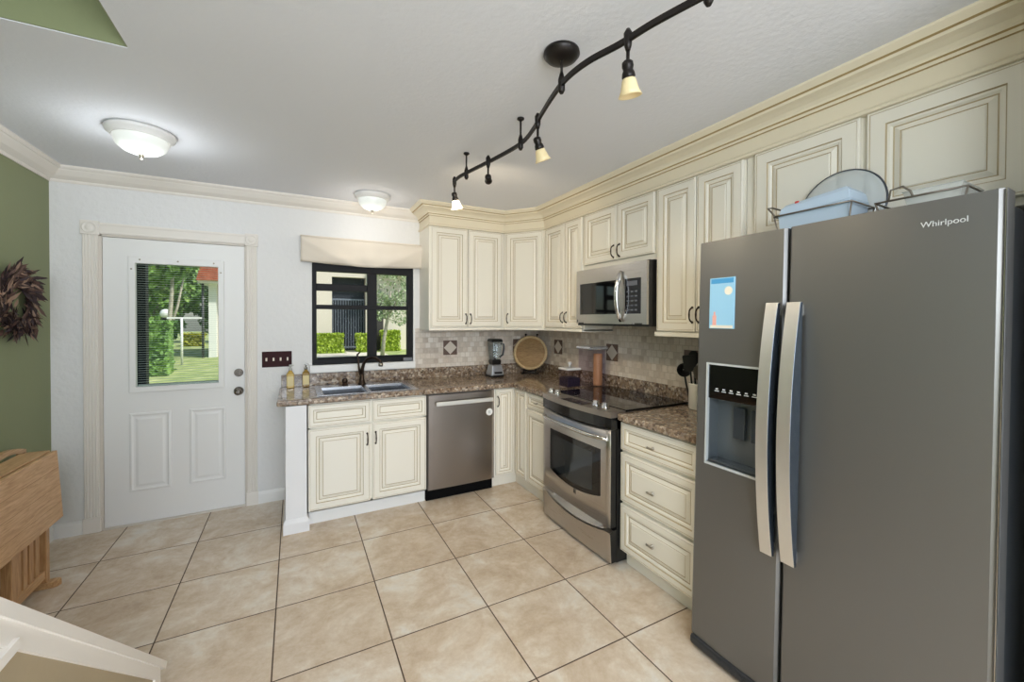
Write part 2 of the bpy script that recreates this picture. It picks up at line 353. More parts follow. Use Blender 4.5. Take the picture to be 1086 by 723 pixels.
# casing with fluted legs, plinths and corner blocks
m = MB(BACK(0))
def fluted(x0, x1, z0, z1):
    n = 5; wd = x1-x0; prof = [(x0, 0), (x0, .014)]
    for k in range(n):
        c = x0+wd*(k+.5)/n; h = wd/n*.34
        prof += [(c-h, .016), (c-h*.5, .011), (c+h*.5, .011), (c+h, .016)]
    prof += [(x1, .014), (x1, 0)]
    P = [m.v((a, z0, c)) for a, c in prof]; Q = [m.v((a, z1, c)) for a, c in prof]
    for i in range(len(P)-1): m.f([P[i], P[i+1], Q[i+1], Q[i]])
    m.f(P); m.f(Q)
fluted(.062, .140, .10, 2.043); fluted(1.000, 1.068, .10, 2.043)
m.box(.054, .146, 0, .105, 0, .022, bev=.003).box(.992, 1.074, 0, .105, 0, .022, bev=.003)
for x0, x1 in ((.052, .148), (.990, 1.076)):
    m.box(x0, x1, 2.040, 2.136, 0, .022, bev=.003)
    m.lathe(((x0+x1)/2, 2.088, .022), [(.040, 0), (.040, .004), (.034, .005), (.030, .001), (.020, .001), (.016, .005), (.006, .006)], axis=(0, 0, 1))
m.box(.148, .990, 2.050, 2.128, 0, .014, bev=.002).box(.148, .990, 2.110, 2.124, .012, .019, bev=.002).box(.148, .990, 2.054, 2.066, .012, .018, bev=.002)
struct('trim_2', m, warm_trim)
m = MB(); m.box(.140, .1575, -.004, .06, 0, 2.05).box(.985, 1.000, -.004, .06, 0, 2.05).box(.140, 1.0, -.004, .06, 2.037, 2.055).box(.157, .985, -.012, .10, 0, .011)
struct('trim_3', m, mat('door_jamb_paint', (214, 206, 196), .5))

# ------------------------------------------------------------------ kitchen window
w1 = thing('window_1', (1.885, 0, 1.08), 'black framed kitchen window of four panes above the sink', 'window'); w1['kind'] = 'structure'
m = MB(BACK(0)).grid([1.462, 1.495, 2.258, 2.308], [1.084, 1.130, 1.875, 1.943], -.06, .004, 0, lambda i, j: i == 1 and j == 1)
m.box(1.905, 1.985, 1.13, 1.875, -.05, -.005).box(1.495, 2.258, 1.555, 1.592, -.05, -.002)
m.box(1.495, 1.91, 1.712, 1.772, -.055, -.022)
m.box(1.498, 2.258, 1.13, 1.142, -.05, -.002)
m.build('window_frame', dark_frame, w1, bevel=.003)
MB().box(1.49, 2.262, .052, .055, 1.12, 1.88).build('pane', pane_m, w1)
m = MB(BACK(.0)).box(2.215, 2.300, 1.086, 1.118, .004, .022, bev=.003); m.build('window_latch', mat('grey_latch', (110, 112, 116), .4, .4), w1)
m = MB(BACK(0)).box(1.44, 2.325, 1.020, 1.082, 0, .03, bev=.003).box(2.31, 2.327, 1.08, 1.95, 0, .006)
struct('trim_4', m, trim_m)

# ------------------------------------------------------------------ cabinets
fr_m = [cream, glaze]
def pull(m, a, b, c, h=.085, vert=True):
    P = []
    for k in range(9):
        t = k/8*2-1; o = .024*(1-t**4)+.002
        P.append((a, b+t*h/2, c+o) if vert else (a+t*h/2, b, c+o))
    m.tube(P, [.0055, .0045, .004, .0042, .005, .0042, .004, .0045, .0055], seg=8)
    for t in (-1, 1):
        q = (a, b+t*h/2, c) if vert else (a+t*h/2, b, c)
        m.lathe(q, [(.0075, 0), (.0075, .002), (.005, .004)], seg=10, axis=(0, 0, 1))
    return m
def tknob(m, a, b, c):
    m.lathe((a, b, c), [(.008, 0), (.008, .002), (.0045, .004), (.0045, .016)], seg=10, axis=(0, 0, 1))
    m.tube([(a-.026, b, c+.020), (a-.022, b, c+.0205), (a, b, c+.021), (a+.022, b, c+.0205), (a+.026, b, c+.020)], [.003, .0065, .0055, .0065, .003], seg=8)
    return m
def front(T, a0, a1, b0, b1, name, parent, fw=.05, knob=None, kmat=bronze, kname='handle'):
    o = MB(T).panel(a0, a1, b0, b1, fw).build(name, fr_m, parent)
    if knob:
        a, b, kind = knob
        m = MB(T)
        if kind == 'v': pull(m, a, b, .021)
        else: tknob(m, a, b, .021)
        m.build(kname, kmat, o)
    return o

ZB = 1.381; ZT = 2.29; DU = .0
# wall cabinets: (name parts)
def lip(m, a0, a1, b): m.box(a0, a1, b-.006, b+.016, -.02, .024, bev=.003)
T = BACK(-.302)
c = thing('wall_cabinet', (2.735, 0, ZB), 'tall cream two-door wall cabinet beside the window', 'cabinet')
m = MB(T).box(2.371, 3.10, ZB, ZT, -.302, 0); m.box(2.366, 3.10, ZB-.008, ZB+.014, -.30, .02, bev=.003); m.build('body', cream, c)
front(T, 2.385, 2.728, 1.402, 2.286, 'door', c, .05, (2.708, 1.476, 'v')); front(T, 2.734, 3.078, 1.402, 2.286, 'door', c, .05, (2.754, 1.476, 'v'))
# diagonal corner
P0, P1 = Vector((3.098, -.325)), Vector((3.345, -.640)); ud = (P1-P0); Ld = ud.length; nrm = Vector((ud.y, -ud.x)).normalized()
Td = facing((P0.x-nrm.x*.021, P0.y-nrm.y*.021, 0), ud)
c = thing('corner_wall_cabinet', (3.40, -.25, ZB), 'single-door cream wall cabinet set diagonally across the room corner', 'cabinet')
m = MB().prism([(3.102, -.001), (W-.001, -.001), (W-.001, -.636), (3.362, -.636), (3.102, -.306)], ZB, ZT)
m.T = Td; m.box(.004, Ld-.004, ZB-.008, ZB+.014, -.02, .02, bev=.003); m.build('body', cream, c)
front(Td, .012, Ld-.014, 1.402, 2.286, 'door', c, .05, (.036, 1.482, 'v'))
TS_ = SIDE(3.366)
c = thing('wall_cabinet', (3.5, -.92, ZB), 'tall narrow two-door cream wall cabinet between the corner and the microwave', 'cabinet')
m = MB(TS_).box(.642, 1.206, ZB, ZT, -.301, 0); m.box(.642, 1.206, ZB-.008, ZB+.014, -.30, .024, bev=.003); m.build('body', cream, c)
front(TS_, .652, .950, 1.402, 2.286, 'door', c, .05, (.935, 1.49, 'v')); front(TS_, .956, 1.196, 1.402, 2.286, 'door', c, .05, (.990, 1.49, 'v'))
c = thing('wall_cabinet', (3.5, -1.58, 1.85), 'short two-door cream wall cabinet directly above the microwave', 'cabinet')
MB(TS_).box(1.208, 1.950, 1.855, ZT, -.301, 0).build('body', cream, c)
front(TS_, 1.222, 1.588, 1.895, 2.286, 'door', c, .05, (1.566, 1.958, 'v')); front(TS_, 1.594, 1.938, 1.895, 2.286, 'door', c, .05, (1.626, 1.958, 'v'))
c = thing('wall_cabinet', (3.5, -2.25, ZB), 'tall two-door cream wall cabinet between the microwave and the refrigerator', 'cabinet')
m = MB(TS_).box(1.952, 2.530, ZB, ZT, -.301, 0); m.box(1.952, 2.530, ZB-.012, ZB+.014, -.30, .024, bev=.003); m.build('body', cream, c)
front(TS_, 1.962, 2.244, 1.402, 2.286, 'door', c, .05, (2.228, 1.499, 'v')); front(TS_, 2.250, 2.522, 1.402, 2.286, 'door', c, .05, (2.272, 1.499, 'v'))
c = thing('wall_cabinet', (3.5, -3.0, 1.84), 'wide cream wall cabinet with two square doors above the refrigerator', 'cabinet')
MB(TS_).box(2.534, 3.56, 1.835, ZT, -.301, 0).build('body', cream, c)
front(TS_, 2.582, 3.012, 1.862, 2.288, 'door', c, .06); front(TS_, 3.034, 3.462, 1.862, 2.288, 'door', c, .06)
# frieze and crown above the wall cabinets
cp = [(-.02, 2.287), (.012, 2.287), (.016, 2.296), (.012, 2.304), (.003, 2.308), (.003, 2.372), (.012, 2.374), (.014, 2.386), (.022, 2.390), (.024, 2.400), (.034, 2.412), (.056, 2.424), (.078, 2.430), (.082, 2.440), (.094, 2.443), (.112, 2.458), (.116, 2.462), (.116, H), (-.02, H)]
m = MB().sweep([(2.371, 0), (2.371, -.325), (3.098, -.325), (3.345, -.640), (3.345, -3.58)], cp)
m.bm.faces.ensure_lookup_table()
for f in m.bm.faces:
    zz = [v.co.z for v in f.verts]
    if len(f.verts) == 4 and (abs(sum(zz)/4-2.373) < .0012 or abs(sum(zz)/4-2.388) < .0012 or abs(sum(zz)/4-2.4415) < .0012 or abs(sum(zz)/4-2.306) < .0012): f.material_index = 1
struct('trim_5', m, [cream_lamplit, mat('crown_glaze', (176, 152, 104), .5)])

# base cabinets
TB = BACK(-.60)
c = thing('sink_base_cabinet', (1.835, -.3, 0), 'cream base cabinet under the sink with two doors below two false drawers', 'cabinet')
m = MB().box(1.408, 1.426, -.60, -.01, .10, .872).box(2.244, 2.262, -.60, -.01, .10, .872).box(1.426, 2.244, -.60, -.01, .10, .118).box(1.426, 2.244, -.02, -.01, .118, .70)
m.T = TB; m.grid([1.408, 1.44, 1.825, 1.865, 2.24, 2.262], [.10, .13, .68, .71, .845, .872], -.02, 0, 0, lambda i, j: i in (1, 3) and j in (1, 3))
m.build('body', cream, c)
front(TB, 1.413, 1.832, .703, .862, 'drawer_front', c, .034); front(TB, 1.848, 2.258, .703, .862, 'drawer_front', c, .034)
front(TB, 1.413, 1.832, .112, .690, 'door', c, .05, (1.809, .577, 'v')); front(TB, 1.848, 2.258, .112, .690, 'door', c, .05, (1.870, .58, 'v'))
MB().box(1.408, 2.262, -.562, -.545, 0, .10).build('toe_kick', trim_m, c)
c = thing('corner_base_cabinet', (3.2, -.3, 0), 'cream corner base cabinet with two narrow doors meeting at the inner corner', 'cabinet')
m = MB().prism([(2.862, -.01), (W-.002, -.01), (W-.002, -.836), (3.069, -.836), (3.069, -.60), (2.862, -.60)], .10, .872)
m.build('body', cream, c)
front(TB, 2.874, 3.044, .115, .865, 'door', c, .03, (2.889, .76, 'v'))
TR = SIDE(3.069)
front(TR, .645, .832, .115, .865, 'door', c, .03)
MB().prism([(2.862, -.55), (3.106, -.55), (3.106, -.836), (3.12, -.836), (3.12, -.535), (2.862, -.535)], 0, .10).build('toe_kick', cream, c)
c = thing('base_cabinet', (3.36, -1.03, 0), 'narrow cream base cabinet with one drawer over one door against the range', 'cabinet')
MB(TR).box(.837, 1.205, .10, .872, -.596, 0).build('body', cream, c)
front(TR, .842, 1.202, .738, .862, 'drawer', c, .03, (1.02, .80, 't'), nickel, 'knob'); front(TR, .842, 1.202, .112, .722, 'door', c, .045, (1.165, .58, 'v'))
MB().box(3.106, 3.12, -1.205, -.837, 0, .10).build('toe_kick', cream, c)
c = thing('drawer_base_cabinet', (3.36, -2.25, 0), 'cream base cabinet of three stacked drawers between the range and the refrigerator', 'cabinet')
MB(TR).box(1.968, 2.52, .095, .872, -.596, 0).build('body', cream, c)
for b0, b1, kz in ((.700, .862, .775), (.395, .682, .53), (.100, .377, .243)):
    front(TR, 1.970, 2.515, b0, b1, 'drawer', c, .04 if b1-b0 > .2 else .034, (2.222, kz, 't'), nickel, 'knob')
MB().box(3.106, 3.12, -2.52, -1.968, 0, .095).build('toe_kick', cream, c)
# short white wing wall carrying the end of the counter
m = MB().box(1.275, 1.404, -.645, -.002, 0, .872)
m.sweep([(1.275, 0), (1.275, -.645), (1.404, -.645), (1.404, -.5655)], [(0, 0), (.016, 0), (.016, .07), (.011, .085), (.004, .094), (0, .096)][::-1])
struct('wall_wing', m, mat('wing_wall_paint', (230, 229, 230), .5))

# ------------------------------------------------------------------ counters
m = MB().grid([1.222, 1.49, 2.185, 3.023, W], [-1.205, -.645, -.56, -.125, -.0], .874, .914, 0, lambda i, j: (j == 0 and i < 3) or (i == 1 and j == 2))
ct = m.build('countertop', granite, None, bevel=.010, loc=(0, 0, 0)); ct['label'] = 'L-shaped brown speckled granite countertop holding the sink and blender'; ct['category'] = 'countertop'
MB().box(1.235, W-.001, -.020, -.001, .914, 1.014).box(W-.020, W-.001, -1.205, -.020, .914, 1.014).build('backsplash_strip', granite, ct, bevel=.003)
m = MB().grid([3.023, W], [-2.525, -1.967], .874, .914)
ct2 = m.build('countertop', granite, None, bevel=.010, loc=(0, 0, 0)); ct2['label'] = 'short brown speckled granite countertop over the three drawers'; ct2['category'] = 'countertop'
MB().box(W-.020, W-.001, -2.525, -1.2065, .914, 1.014).build('backsplash_strip', granite, ct2, bevel=.003)
# mosaic backsplash with accent tiles
s1 = struct('trim_6', MB().box(2.327, W-.008, -.008, -.0005, 1.014, 1.385), mosaic_x)
s2 = struct('trim_7', MB().box(W-.008, W-.0005, -2.53, -.0005, 1.014, 1.45), mosaic_y)
acc_d = mat('brown_accent_tile', (98, 78, 68), .4); acc_l = mat('pale_accent_diamond', (206, 196, 184), .4)
def accent(T, a, b, par, s=.07):
    m = MB(T).box(a-s, a+s, b-s, b+s, 0, .0025)
    V = [m.v(q) for q in ((a, b-s*.93, .0032), (a+s*.93, b, .0032), (a, b+s*.93, .0032), (a-s*.93, b, .0032))]; m.f(V, 1)
    V2 = [m.v(q) for q in ((a, b-s*.93, .0025), (a+s*.93, b, .0025), (a, b+s*.93, .0025), (a-s*.93, b, .0025))]
    for k in range(4): m.f([V[k], V[(k+1) % 4], V2[(k+1) % 4], V2[k]], 1)
    m.build('accent_tile', [acc_d, acc_l], par)
for x in (2.67, 3.43): accent(BACK(-.008), x, 1.197, s1)
for y in (.41, 1.20, 1.985): accent(SIDE(W-.008), y, 1.200, s2)

# ------------------------------------------------------------------ sink, faucet, soaps
c = thing('sink', (1.835, -.34, .914), 'stainless steel double bowl sink set into the granite countertop', 'sink')
m = MB().grid([1.470, 1.520, 1.820, 1.855, 2.155, 2.205], [-.590, -.555, -.215, -.105], .9145, .920, 0, lambda i, j: i in (1, 3) and j == 1)
m.build('rim', mat('rim_steel', (186, 188, 192), .25, 1), c, bevel=.004)
for x0, x1 in ((1.520, 1.820), (1.855, 2.155)):
    m = MB(); q = [(0, .917), (.004, .900), (.012, .76), (.03, .745), (.10, .742)]
    rings = [[m.v((x, y, z)) for x, y in ((x0+d, -.555+d), (x1-d, -.555+d), (x1-d, -.215-d), (x0+d, -.215-d))] for d, z in q]
    for A_, B_ in zip(rings, rings[1:]):
        for k in range(4): m.f([A_[k], A_[(k+1) % 4], B_[(k+1) % 4], B_[k]])
    m.f(rings[-1]); xc = (x0+x1)/2
    m.lathe((xc, -.385, .742), [(.04, 0), (.04, .003), (.03, .001), (.01, .001)], 0)
    m.build('bowl', mat('sink_steel', (128, 130, 134), .22, 1), c)
c = thing('faucet', (1.835, -.155, .92), 'dark bronze arched kitchen faucet behind the sink', 'faucet')
m = MB().lathe((1.835, -.155, .920), [(.032, 0), (.032, .006), (.024, .014), (.020, .05), (.018, .09)])
m.tube([(1.835, -.155, 1.0), (1.838, -.158, 1.05), (1.85, -.167, 1.10), (1.875, -.187, 1.135), (1.908, -.212, 1.148), (1.94, -.237, 1.142), (1.965, -.255, 1.118), (1.972, -.26, 1.10)], [.016, .0145, .0135, .013, .013, .013, .0135, .015], seg=12)
m.build('spout', bronze, c)
MB().lathe((1.972, -.26, 1.105), [(.015, 0), (.019, -.012), (.018, -.028), (.012, -.030)], axis=(.1, -.08, 1)).build('spray_head', nickel, c)
MB().tube([(1.822, -.15, 1.0), (1.812, -.146, 1.06), (1.808, -.142, 1.13), (1.800, -.14, 1.17), (1.82, -.145, 1.19)], [.010, .009, .007, .008, .006]).build('lever', bronze, c)
c = thing('sink_sprayer', (1.70, -.155, .92), 'small dark side sprayer standing on the sink rim left of the faucet', 'sprayer')
MB().lathe((1.70, -.155, .920), [(.026, 0), (.026, .006), (.018, .012), (.018, .02)]).build('base', bronze, c)
MB().lathe((1.70, -.155, .940), [(.018, 0), (.023, .012), (.020, .030), (.010, .038)]).build('spray_head', bronze, c)
def soap(x, y, label, liquid, cap):
    c = thing('soap_bottle', (x, y, .914), label, 'soap bottle', 'hand soaps beside the sink')
    hw = .027
    m = MB().box(x-hw, x+hw, y-.02, y+.02, .9145, 1.035, bev=.006)
    m.lathe((x, y, 1.033), [(.024, 0), (.016, .012), (.011, .022), (.011, .028)]); m.build('bottle', liquid, c)
    m = MB().box(x-hw+.004, x+hw-.004, y-.0208, y-.0202, .935, 1.01); m.build('label', mat('soap_label', (222, 204, 150), .5), c)
    m = MB().lathe((x, y, 1.058), [(.013, 0), (.013, .016), (.006, .018), (.004, .036)]).box(x-.010, x+.024, y-.008, y+.008, 1.092, 1.103, bev=.003).build('pump', cap, c)
soap(1.300, -.075, 'amber hand soap pump bottle nearest the counter end', mat('amber_soap', (206, 172, 84), .15, 0, Alpha=.92), mat('grey_pump', (190, 190, 184), .3))
soap(1.412, -.060, 'darker golden soap pump bottle between the amber bottle and the sink', mat('golden_soap', (160, 126, 52), .12, 0, Alpha=.8), mat('steel_pump', (150, 150, 146), .25, .6))

# ------------------------------------------------------------------ dishwasher
c = thing('dishwasher', (2.56, -.3, 0), 'stainless steel dishwasher with a bar handle and a round white sticker', 'dishwasher')
MB().box(2.268, 2.858, -.60, -.02, .104, .868).box(2.272, 2.854, -.555, -.02, .0, .104).build('body', mat('dishwasher_side', (120, 112, 104), .5), c)
T = BACK(-.601)
xs = [2.272+.556*k/14 for k in range(15)]
MB(T).grid(xs, [.105, .82, .862], 0, lambda a, b: .038-.006*((a-2.55)/.278)**2).build('door', steel_v, c)
MB(T).box(2.829, 2.8575, .10, .865, -.02, .012).build('side_filler', mat('grey_filler', (140, 130, 118), .5), c)
m = MB(T).box(2.325, 2.822, .778, .812, .062, .076, bev=.004)
for x in (2.345, 2.80): m.box(x-.012, x+.012, .785, .805, .036, .064)
m.build('handle', mat('bar_handle_metal', (226, 224, 220), .35, .6), c)
MB().box(2.270, 2.856, -.575, -.5555, 0, .1035).build('kick_plate', mat('matt_black', (7, 7, 8), .7, 0, **{'Specular IOR Level': .1}), c)
m = MB(T).lathe((2.802, .682, .0346), [(.030, 0), (.030, .0008)], axis=(0, 0, 1)); st = m.build('sticker', white_pl, c)
m = MB(T)
for k in range(3): m.box(2.790, 2.814, .672+k*.009, .675+k*.009, .0353, .0358)
m.build('sticker_print', mat('grey_print', (150, 160, 160), .6), st)

# ------------------------------------------------------------------ range
YA, YB = -1.208, -1.962; YC = (YA+YB)/2
def bow(y, x, d): t = (y-YC)/(.374); return x-d*(1-t*t)
ys = [YA+(YB-YA)*k/16 for k in range(17)]
c = thing('range', (3.3, YC, 0), 'stainless steel slide-in electric range with a black glass cooktop', 'range')
MB().box(3.03, 3.63, YB, YA, .02, .905).build('body', black, c)
m = MB().prism([(bow(y, 2.980, .034), y) for y in ys]+[(3.30, YB), (3.30, YA)], .888, .922)
m.prism([(bow(y, 2.984, .030), y) for y in ys]+[(3.2, YB), (3.2, YA)], .82, .888, m=1)
m.build('control_panel', [mat('dark_steel_top', (158, 150, 142), .35, .8), mat('black_fascia', (14, 14, 15), .12)], c)
xg = [(3.065, YA-.002), (3.62, YA-.002), (3.62, YB+.002), (3.065, YB+.002)]
m = MB().prism([(3.095, YA), (3.645, YA), (3.645, YB-.002), (3.095, YB-.002)], .9145, .927); m.build('cooktop', black_gloss, c, bevel=.003)
for x, y, r in ((3.24, -1.40, .09), (3.24, -1.76, .105), (3.49, -1.40, .075), (3.49, -1.76, .09)):
    MB().lathe((x, y, .9271), [(r, 0), (r, .0003), (r-.002, .0003), (r-.002, 0)], seg=40, close=False).build('burner_ring', mat('burner_mark', (44, 44, 47), .3), c)
MB().box(2.962, 3.048, -1.70, -1.47, .9215, .9235).build('display', black_gloss, c)
for y in (-1.245, -1.325, -1.76, -1.85):
    m = MB().lathe((3.035, y, .922), [(.027, 0), (.027, .007), (.022, .012), (.019, .034), (.014, .037)], seg=20).box(3.015, 3.055, y-.004, y+.004, .94, .958, bev=.002); m.build('control_knob', chrome, c)
T = SIDE(3.026)
# oven door, bowed, with an arched window
def db(a): t = (a+YC)/.374; return .040+.012*(1-t*t)
m = MB(T); NA = 20
As = [-YA-.002+(YA-YB-.006)*k/NA for k in range(NA+1)]
def wlow(a): t = (a+YC)/.29; return .395-.045*max(0, 1-t*t)
wa0, wa1, wt = 1.312, 1.872, .682
As = sorted(set([-YA+.004, -YB-.004, wa0, wa1]+[wa0+(wa1-wa0)*k/14 for k in range(1, 14)]+[1.24, 1.28, 1.91]))
col = [(a, db(a)) for a in As]
rows = []
for a, cc in col:
    zl = wlow(min(max(a, wa0), wa1))
    rows.append([m.v((a, z, cc)) for z in (.232, zl, wt, .816)])
for i in range(len(As)-1):
    for j in range(3):
        if j == 1 and As[i] >= wa0-1e-6 and As[i+1] <= wa1+1e-6: continue
        m.f([rows[i][j], rows[i+1][j], rows[i+1][j+1], rows[i][j+1]], 0, True)
bk = [[m.v((a, z, .0)) for z in (.232, .816)] for a in (As[0], As[-1])]
m.f([rows[0][0], rows[0][1], rows[0][2], rows[0][3], bk[0][1], bk[0][0]], 1); m.f([rows[-1][0], rows[-1][1], rows[-1][2], rows[-1][3], bk[1][1], bk[1][0]], 1)
m.f([r[3] for r in rows]+[bk[1][1], bk[0][1]]); m.f([r[0] for r in rows]+[bk[1][0], bk[0][0]])
od = m.build('oven_door', [steel, black], c)
m = MB(T); sel = [a for a in As if wa0-1e-6 <= a <= wa1+1e-6]
o_ = [[m.v((a, z, db(a)-.003)) for z in (wlow(a)-.002, wt+.002)] for a in sel]
for P, Q in zip(o_, o_[1:]): m.f([P[0], Q[0], Q[1], P[1]], 0, True)
ow = m.build('oven_window', black_gloss, od)
m = MB(T); sel2 = [a for a in sel if wa0+.04 <= a <= wa1-.04]
o_ = [[m.v((a, z, db(a)-.0022)) for z in (wlow(a)+.03, wt-.04)] for a in sel2]
for P, Q in zip(o_, o_[1:]): m.f([P[0], Q[0], Q[1], P[1]], 0, True)
m.build('inner_glass', mat('grey_oven_glass', (44, 48, 50), .05), ow)
m = MB(T); n = 16
P = []
for k in range(n+1):
    t = k/n*2-1; a = -YC+t*.352; P.append((a, .760+.012*(1-t*t)*0, db(a)+.012+.030*(1-t**6)))
m.tube(P, [.010]+[.013]*(n-1)+[.010], seg=10)
for t in (-.95, .95): m.tube([(-YC+t*.352, .760, db(-YC+t*.352)-.002), (-YC+t*.352, .760, db(-YC)+.006)], .010)
m.build('handle', bright, od)
m = MB(T).box(1.606, 1.634, .318, .350, db(1.62)-.001, db(1.62)+.002, bev=.001); lg = m.build('badge', mat('badge_grey', (120, 114, 108), .4, .6), od)
m = MB(T); q = db(1.62)+.002
m.box(1.612, 1.616, .324, .344, q, q+.0008).box(1.616, 1.628, .332, .336, q, q+.0008).box(1.624, 1.628, .324, .344, q, q+.0008); m.build('badge_mark', black, lg)
m = MB(T)
def drawer_c(a, z): return db(a)+(.004)
As3 = [-YA+.002+(YA-YB-.004)*k/18 for k in range(19)]
topc = lambda a: .208-.040*max(0, 1-((a+YC)/.33)**2)
R_ = [[m.v((a, .022, db(a)-.006)), m.v((a, topc(a)-.012, db(a)+.004)), m.v((a, topc(a)-.004, db(a)+.010)), m.v((a, topc(a), db(a)-.004)), m.v((a, .215, db(a)-.022))] for a in As3]
for P, Q in zip(R_, R_[1:]):
    for j in range(4): m.f([P[j], Q[j], Q[j+1], P[j+1]], 0, j == 0)
for r in (R_[0], R_[-1]): m.f(r+[m.v((r is R_[0] and As3[0] or As3[-1], .215, -.004)), m.v((r is R_[0] and As3[0] or As3[-1], .022, -.004))], 1)
m.build('storage_drawer', [steel, black], c)
for y in (YA-.05, YB+.05):
    for x in (3.08, 3.56): MB().lathe((x, y, 0), [(.018, 0), (.018, .022)], seg=12).build('foot', black, c)

# ------------------------------------------------------------------ microwave
c = thing('microwave', (3.45, -1.58, 1.43), 'stainless steel over-the-range microwave mounted above the cooktop', 'microwave')
MB().box(3.338, W-.01, -1.948, -1.214, 1.428, 1.853).box(3.30, 3.34, -1.948, -1.214, 1.428, 1.85).build('body', mat('black_microwave_case', (22, 21, 21), .4), c)
T = SIDE(3.299)
def mc(a, b): return .026-.008*((a-1.58)/.366)**2
xs = [1.217, 1.262, 1.35, 1.45, 1.55, 1.62, 1.700, 1.755, 1.80, 1.85, 1.898, 1.945]
m = MB(T).grid(xs, [1.442, 1.510, 1.742, 1.845], 0, mc, 0, lambda i, j: j == 1 and (1 <= i <= 5 or 7 <= i <= 9)); m.build('door', steel, c)
m = MB(T).grid(xs[1:7], [1.509, 1.743], .002, lambda a, b: mc(a, b)-.003); m.build('window', black_gloss, c)
m = MB(T).grid(xs[7:11], [1.509, 1.743], .002, lambda a, b: mc(a, b)-.003); kp = m.build('keypad', mat('black_keypad', (16, 16, 20), .08), c)
m = MB(T)
for i in range(3):
    for j in range(5): m.box(1.772+i*.036, 1.796+i*.036, 1.53+j*.03, 1.540+j*.03, .0205, .0228)
m.box(1.772, 1.868, 1.695, 1.725, .0205, .0226); m.build('keypad_marks', mat('keypad_mark', (96, 100, 110), .4), kp)
P = []
for k in range(13):
    t = k/12*2-1; P.append((1.727, 1.628+t*.168, mc(1.727, 0)+.006+.040*(1-t*t)))
m = MB(T).tube(P, [.011]+[.016]*11+[.011], seg=12); m.build('handle', chrome, c)
m = MB(T)
for k in range(8): m.box(1.25+k*.085, 1.315+k*.085, 1.4425, 1.4495, -.01, .0225)
m.build('vent_grille', black, c)
m = MB(T).box(1.228, 1.238, 1.452, 1.472, mc(1.23, 0)-.001, mc(1.23, 0)+.001); m.build('badge', black, c)

# ------------------------------------------------------------------ refrigerator (leans back slightly on its feet)
F0, F1, FS = 2.568, 3.486, 2.950; FX = 2.915; TILT = R(1.45)
fr = thing('refrigerator', (3.60, -(F0+F1)/2, 0), 'dark stainless side-by-side refrigerator with an ice and water dispenser', 'refrigerator')
frz = .685*math.sin(TILT)
def ZF(z): return z - .0175   # the tilt about the rear feet raises the front edge
T = SIDE(FX)
MB(T).box(F0+.006, F1-.006, ZF(.06), ZF(1.785), -.68, -.088, bev=.004).build('case', slate_side, fr)
A = [F0, F0+.012, F0+.05, 2.632, 2.7, 2.78, 2.872, 2.91, FS-.014, FS-.005]; B = [ZF(.060), ZF(.848), ZF(1.278), ZF(1.817)]
def fb(a, b): e = min(a-F0, FS-.005-a); return -.010*max(0, 1-e/.012)**2 - .006*((a-2.75)/.19)**2
fd = MB(T).grid(A, B, -.075, fb, 0, lambda i, j: j == 1 and 3 <= i <= 5).build('freezer_door', slate, fr)
A2 = [FS+.005, FS+.014, 3.0, 3.1, 3.2, 3.3, 3.4, F1-.014, F1-.004, F1]
def fb2(a, b): e = min(a-FS-.005, F1-a); return -.010*max(0, 1-e/.012)**2 - .006*((a-3.21)/.26)**2
rd = MB(T).grid(A2, [ZF(.060), ZF(1.817)], -.075, fb2).build('refrigerator_door', slate, fr)
MB(T).box(F0+.012, FS-.012, ZF(.07), ZF(1.80), -.09, -.074).box(FS+.012, F1-.012, ZF(.07), ZF(1.80), -.09, -.074).build('door_gasket', black, fr)
MB(T).box(F1-.0012, F1+.0004, ZF(.062), ZF(1.815), -.012, -.003).build('door_edge_strip', bright, rd)
# dispenser
z0, z1 = ZF(.848), ZF(1.278)
m = MB(T).box(2.632, 2.872, ZF(1.128), z1, -.07, -.004, bev=.003); dp = m.build('dispenser_panel', black_gloss, fd)
m = MB(T)
for k in range(6):
    a = 2.664+k*.033; m.box(a, a+.020, ZF(1.162), ZF(1.166), -.004, -.0032).box(a+.004, a+.016, ZF(1.170), ZF(1.176), -.004, -.0032)
m.build('dispenser_symbols', mat('pale_symbols', (200, 205, 210), .4), dp)
m = MB(T); V = lambda a, z, c: m.v((a, z, c))
bz = ZF(.852); tz = ZF(1.130)
m.f([V(2.632, bz, -.072), V(2.872, bz, -.072), V(2.872, tz, -.072), V(2.632, tz, -.072)])
m.f([V(2.633, bz, -.072), V(2.633, bz, 0), V(2.633, tz, 0), V(2.633, tz, -.072)]); m.f([V(2.871, bz, -.072), V(2.871, bz, 0), V(2.871, tz, 0), V(2.871, tz, -.072)])
m.f([V(2.632, bz+.001, -.072), V(2.632, bz+.001, 0), V(2.872, bz+.001, 0), V(2.872, bz+.001, -.072)])
m.build('dispenser_recess', mat('grey_recess', (112, 120, 128), .3, .5), fd)
for a in (2.745, 2.822):
    m = MB(T).box(a-.026, a+.026, ZF(.965), ZF(1.10), -.066, -.052, bev=.005); m.build('dispenser_paddle', mat('dark_paddle', (66, 74, 84), .3, .3), fd)
MB(T).box(2.64, 2.864, ZF(.856), ZF(.864), -.068, -.006).build('drip_tray', mat('drip_tray_grey', (96, 104, 112), .25, .6), fd)
m = MB(T).grid([2.626, 2.634, 2.870, 2.878], [z0-.008, z0+.002, z1-.002, z1+.006], -.012, .0035, 0, lambda i, j: i == 1 and j == 1); m.build('dispenser_trim', mat('pale_trim_metal', (200, 206, 210), .35, .2), fd)
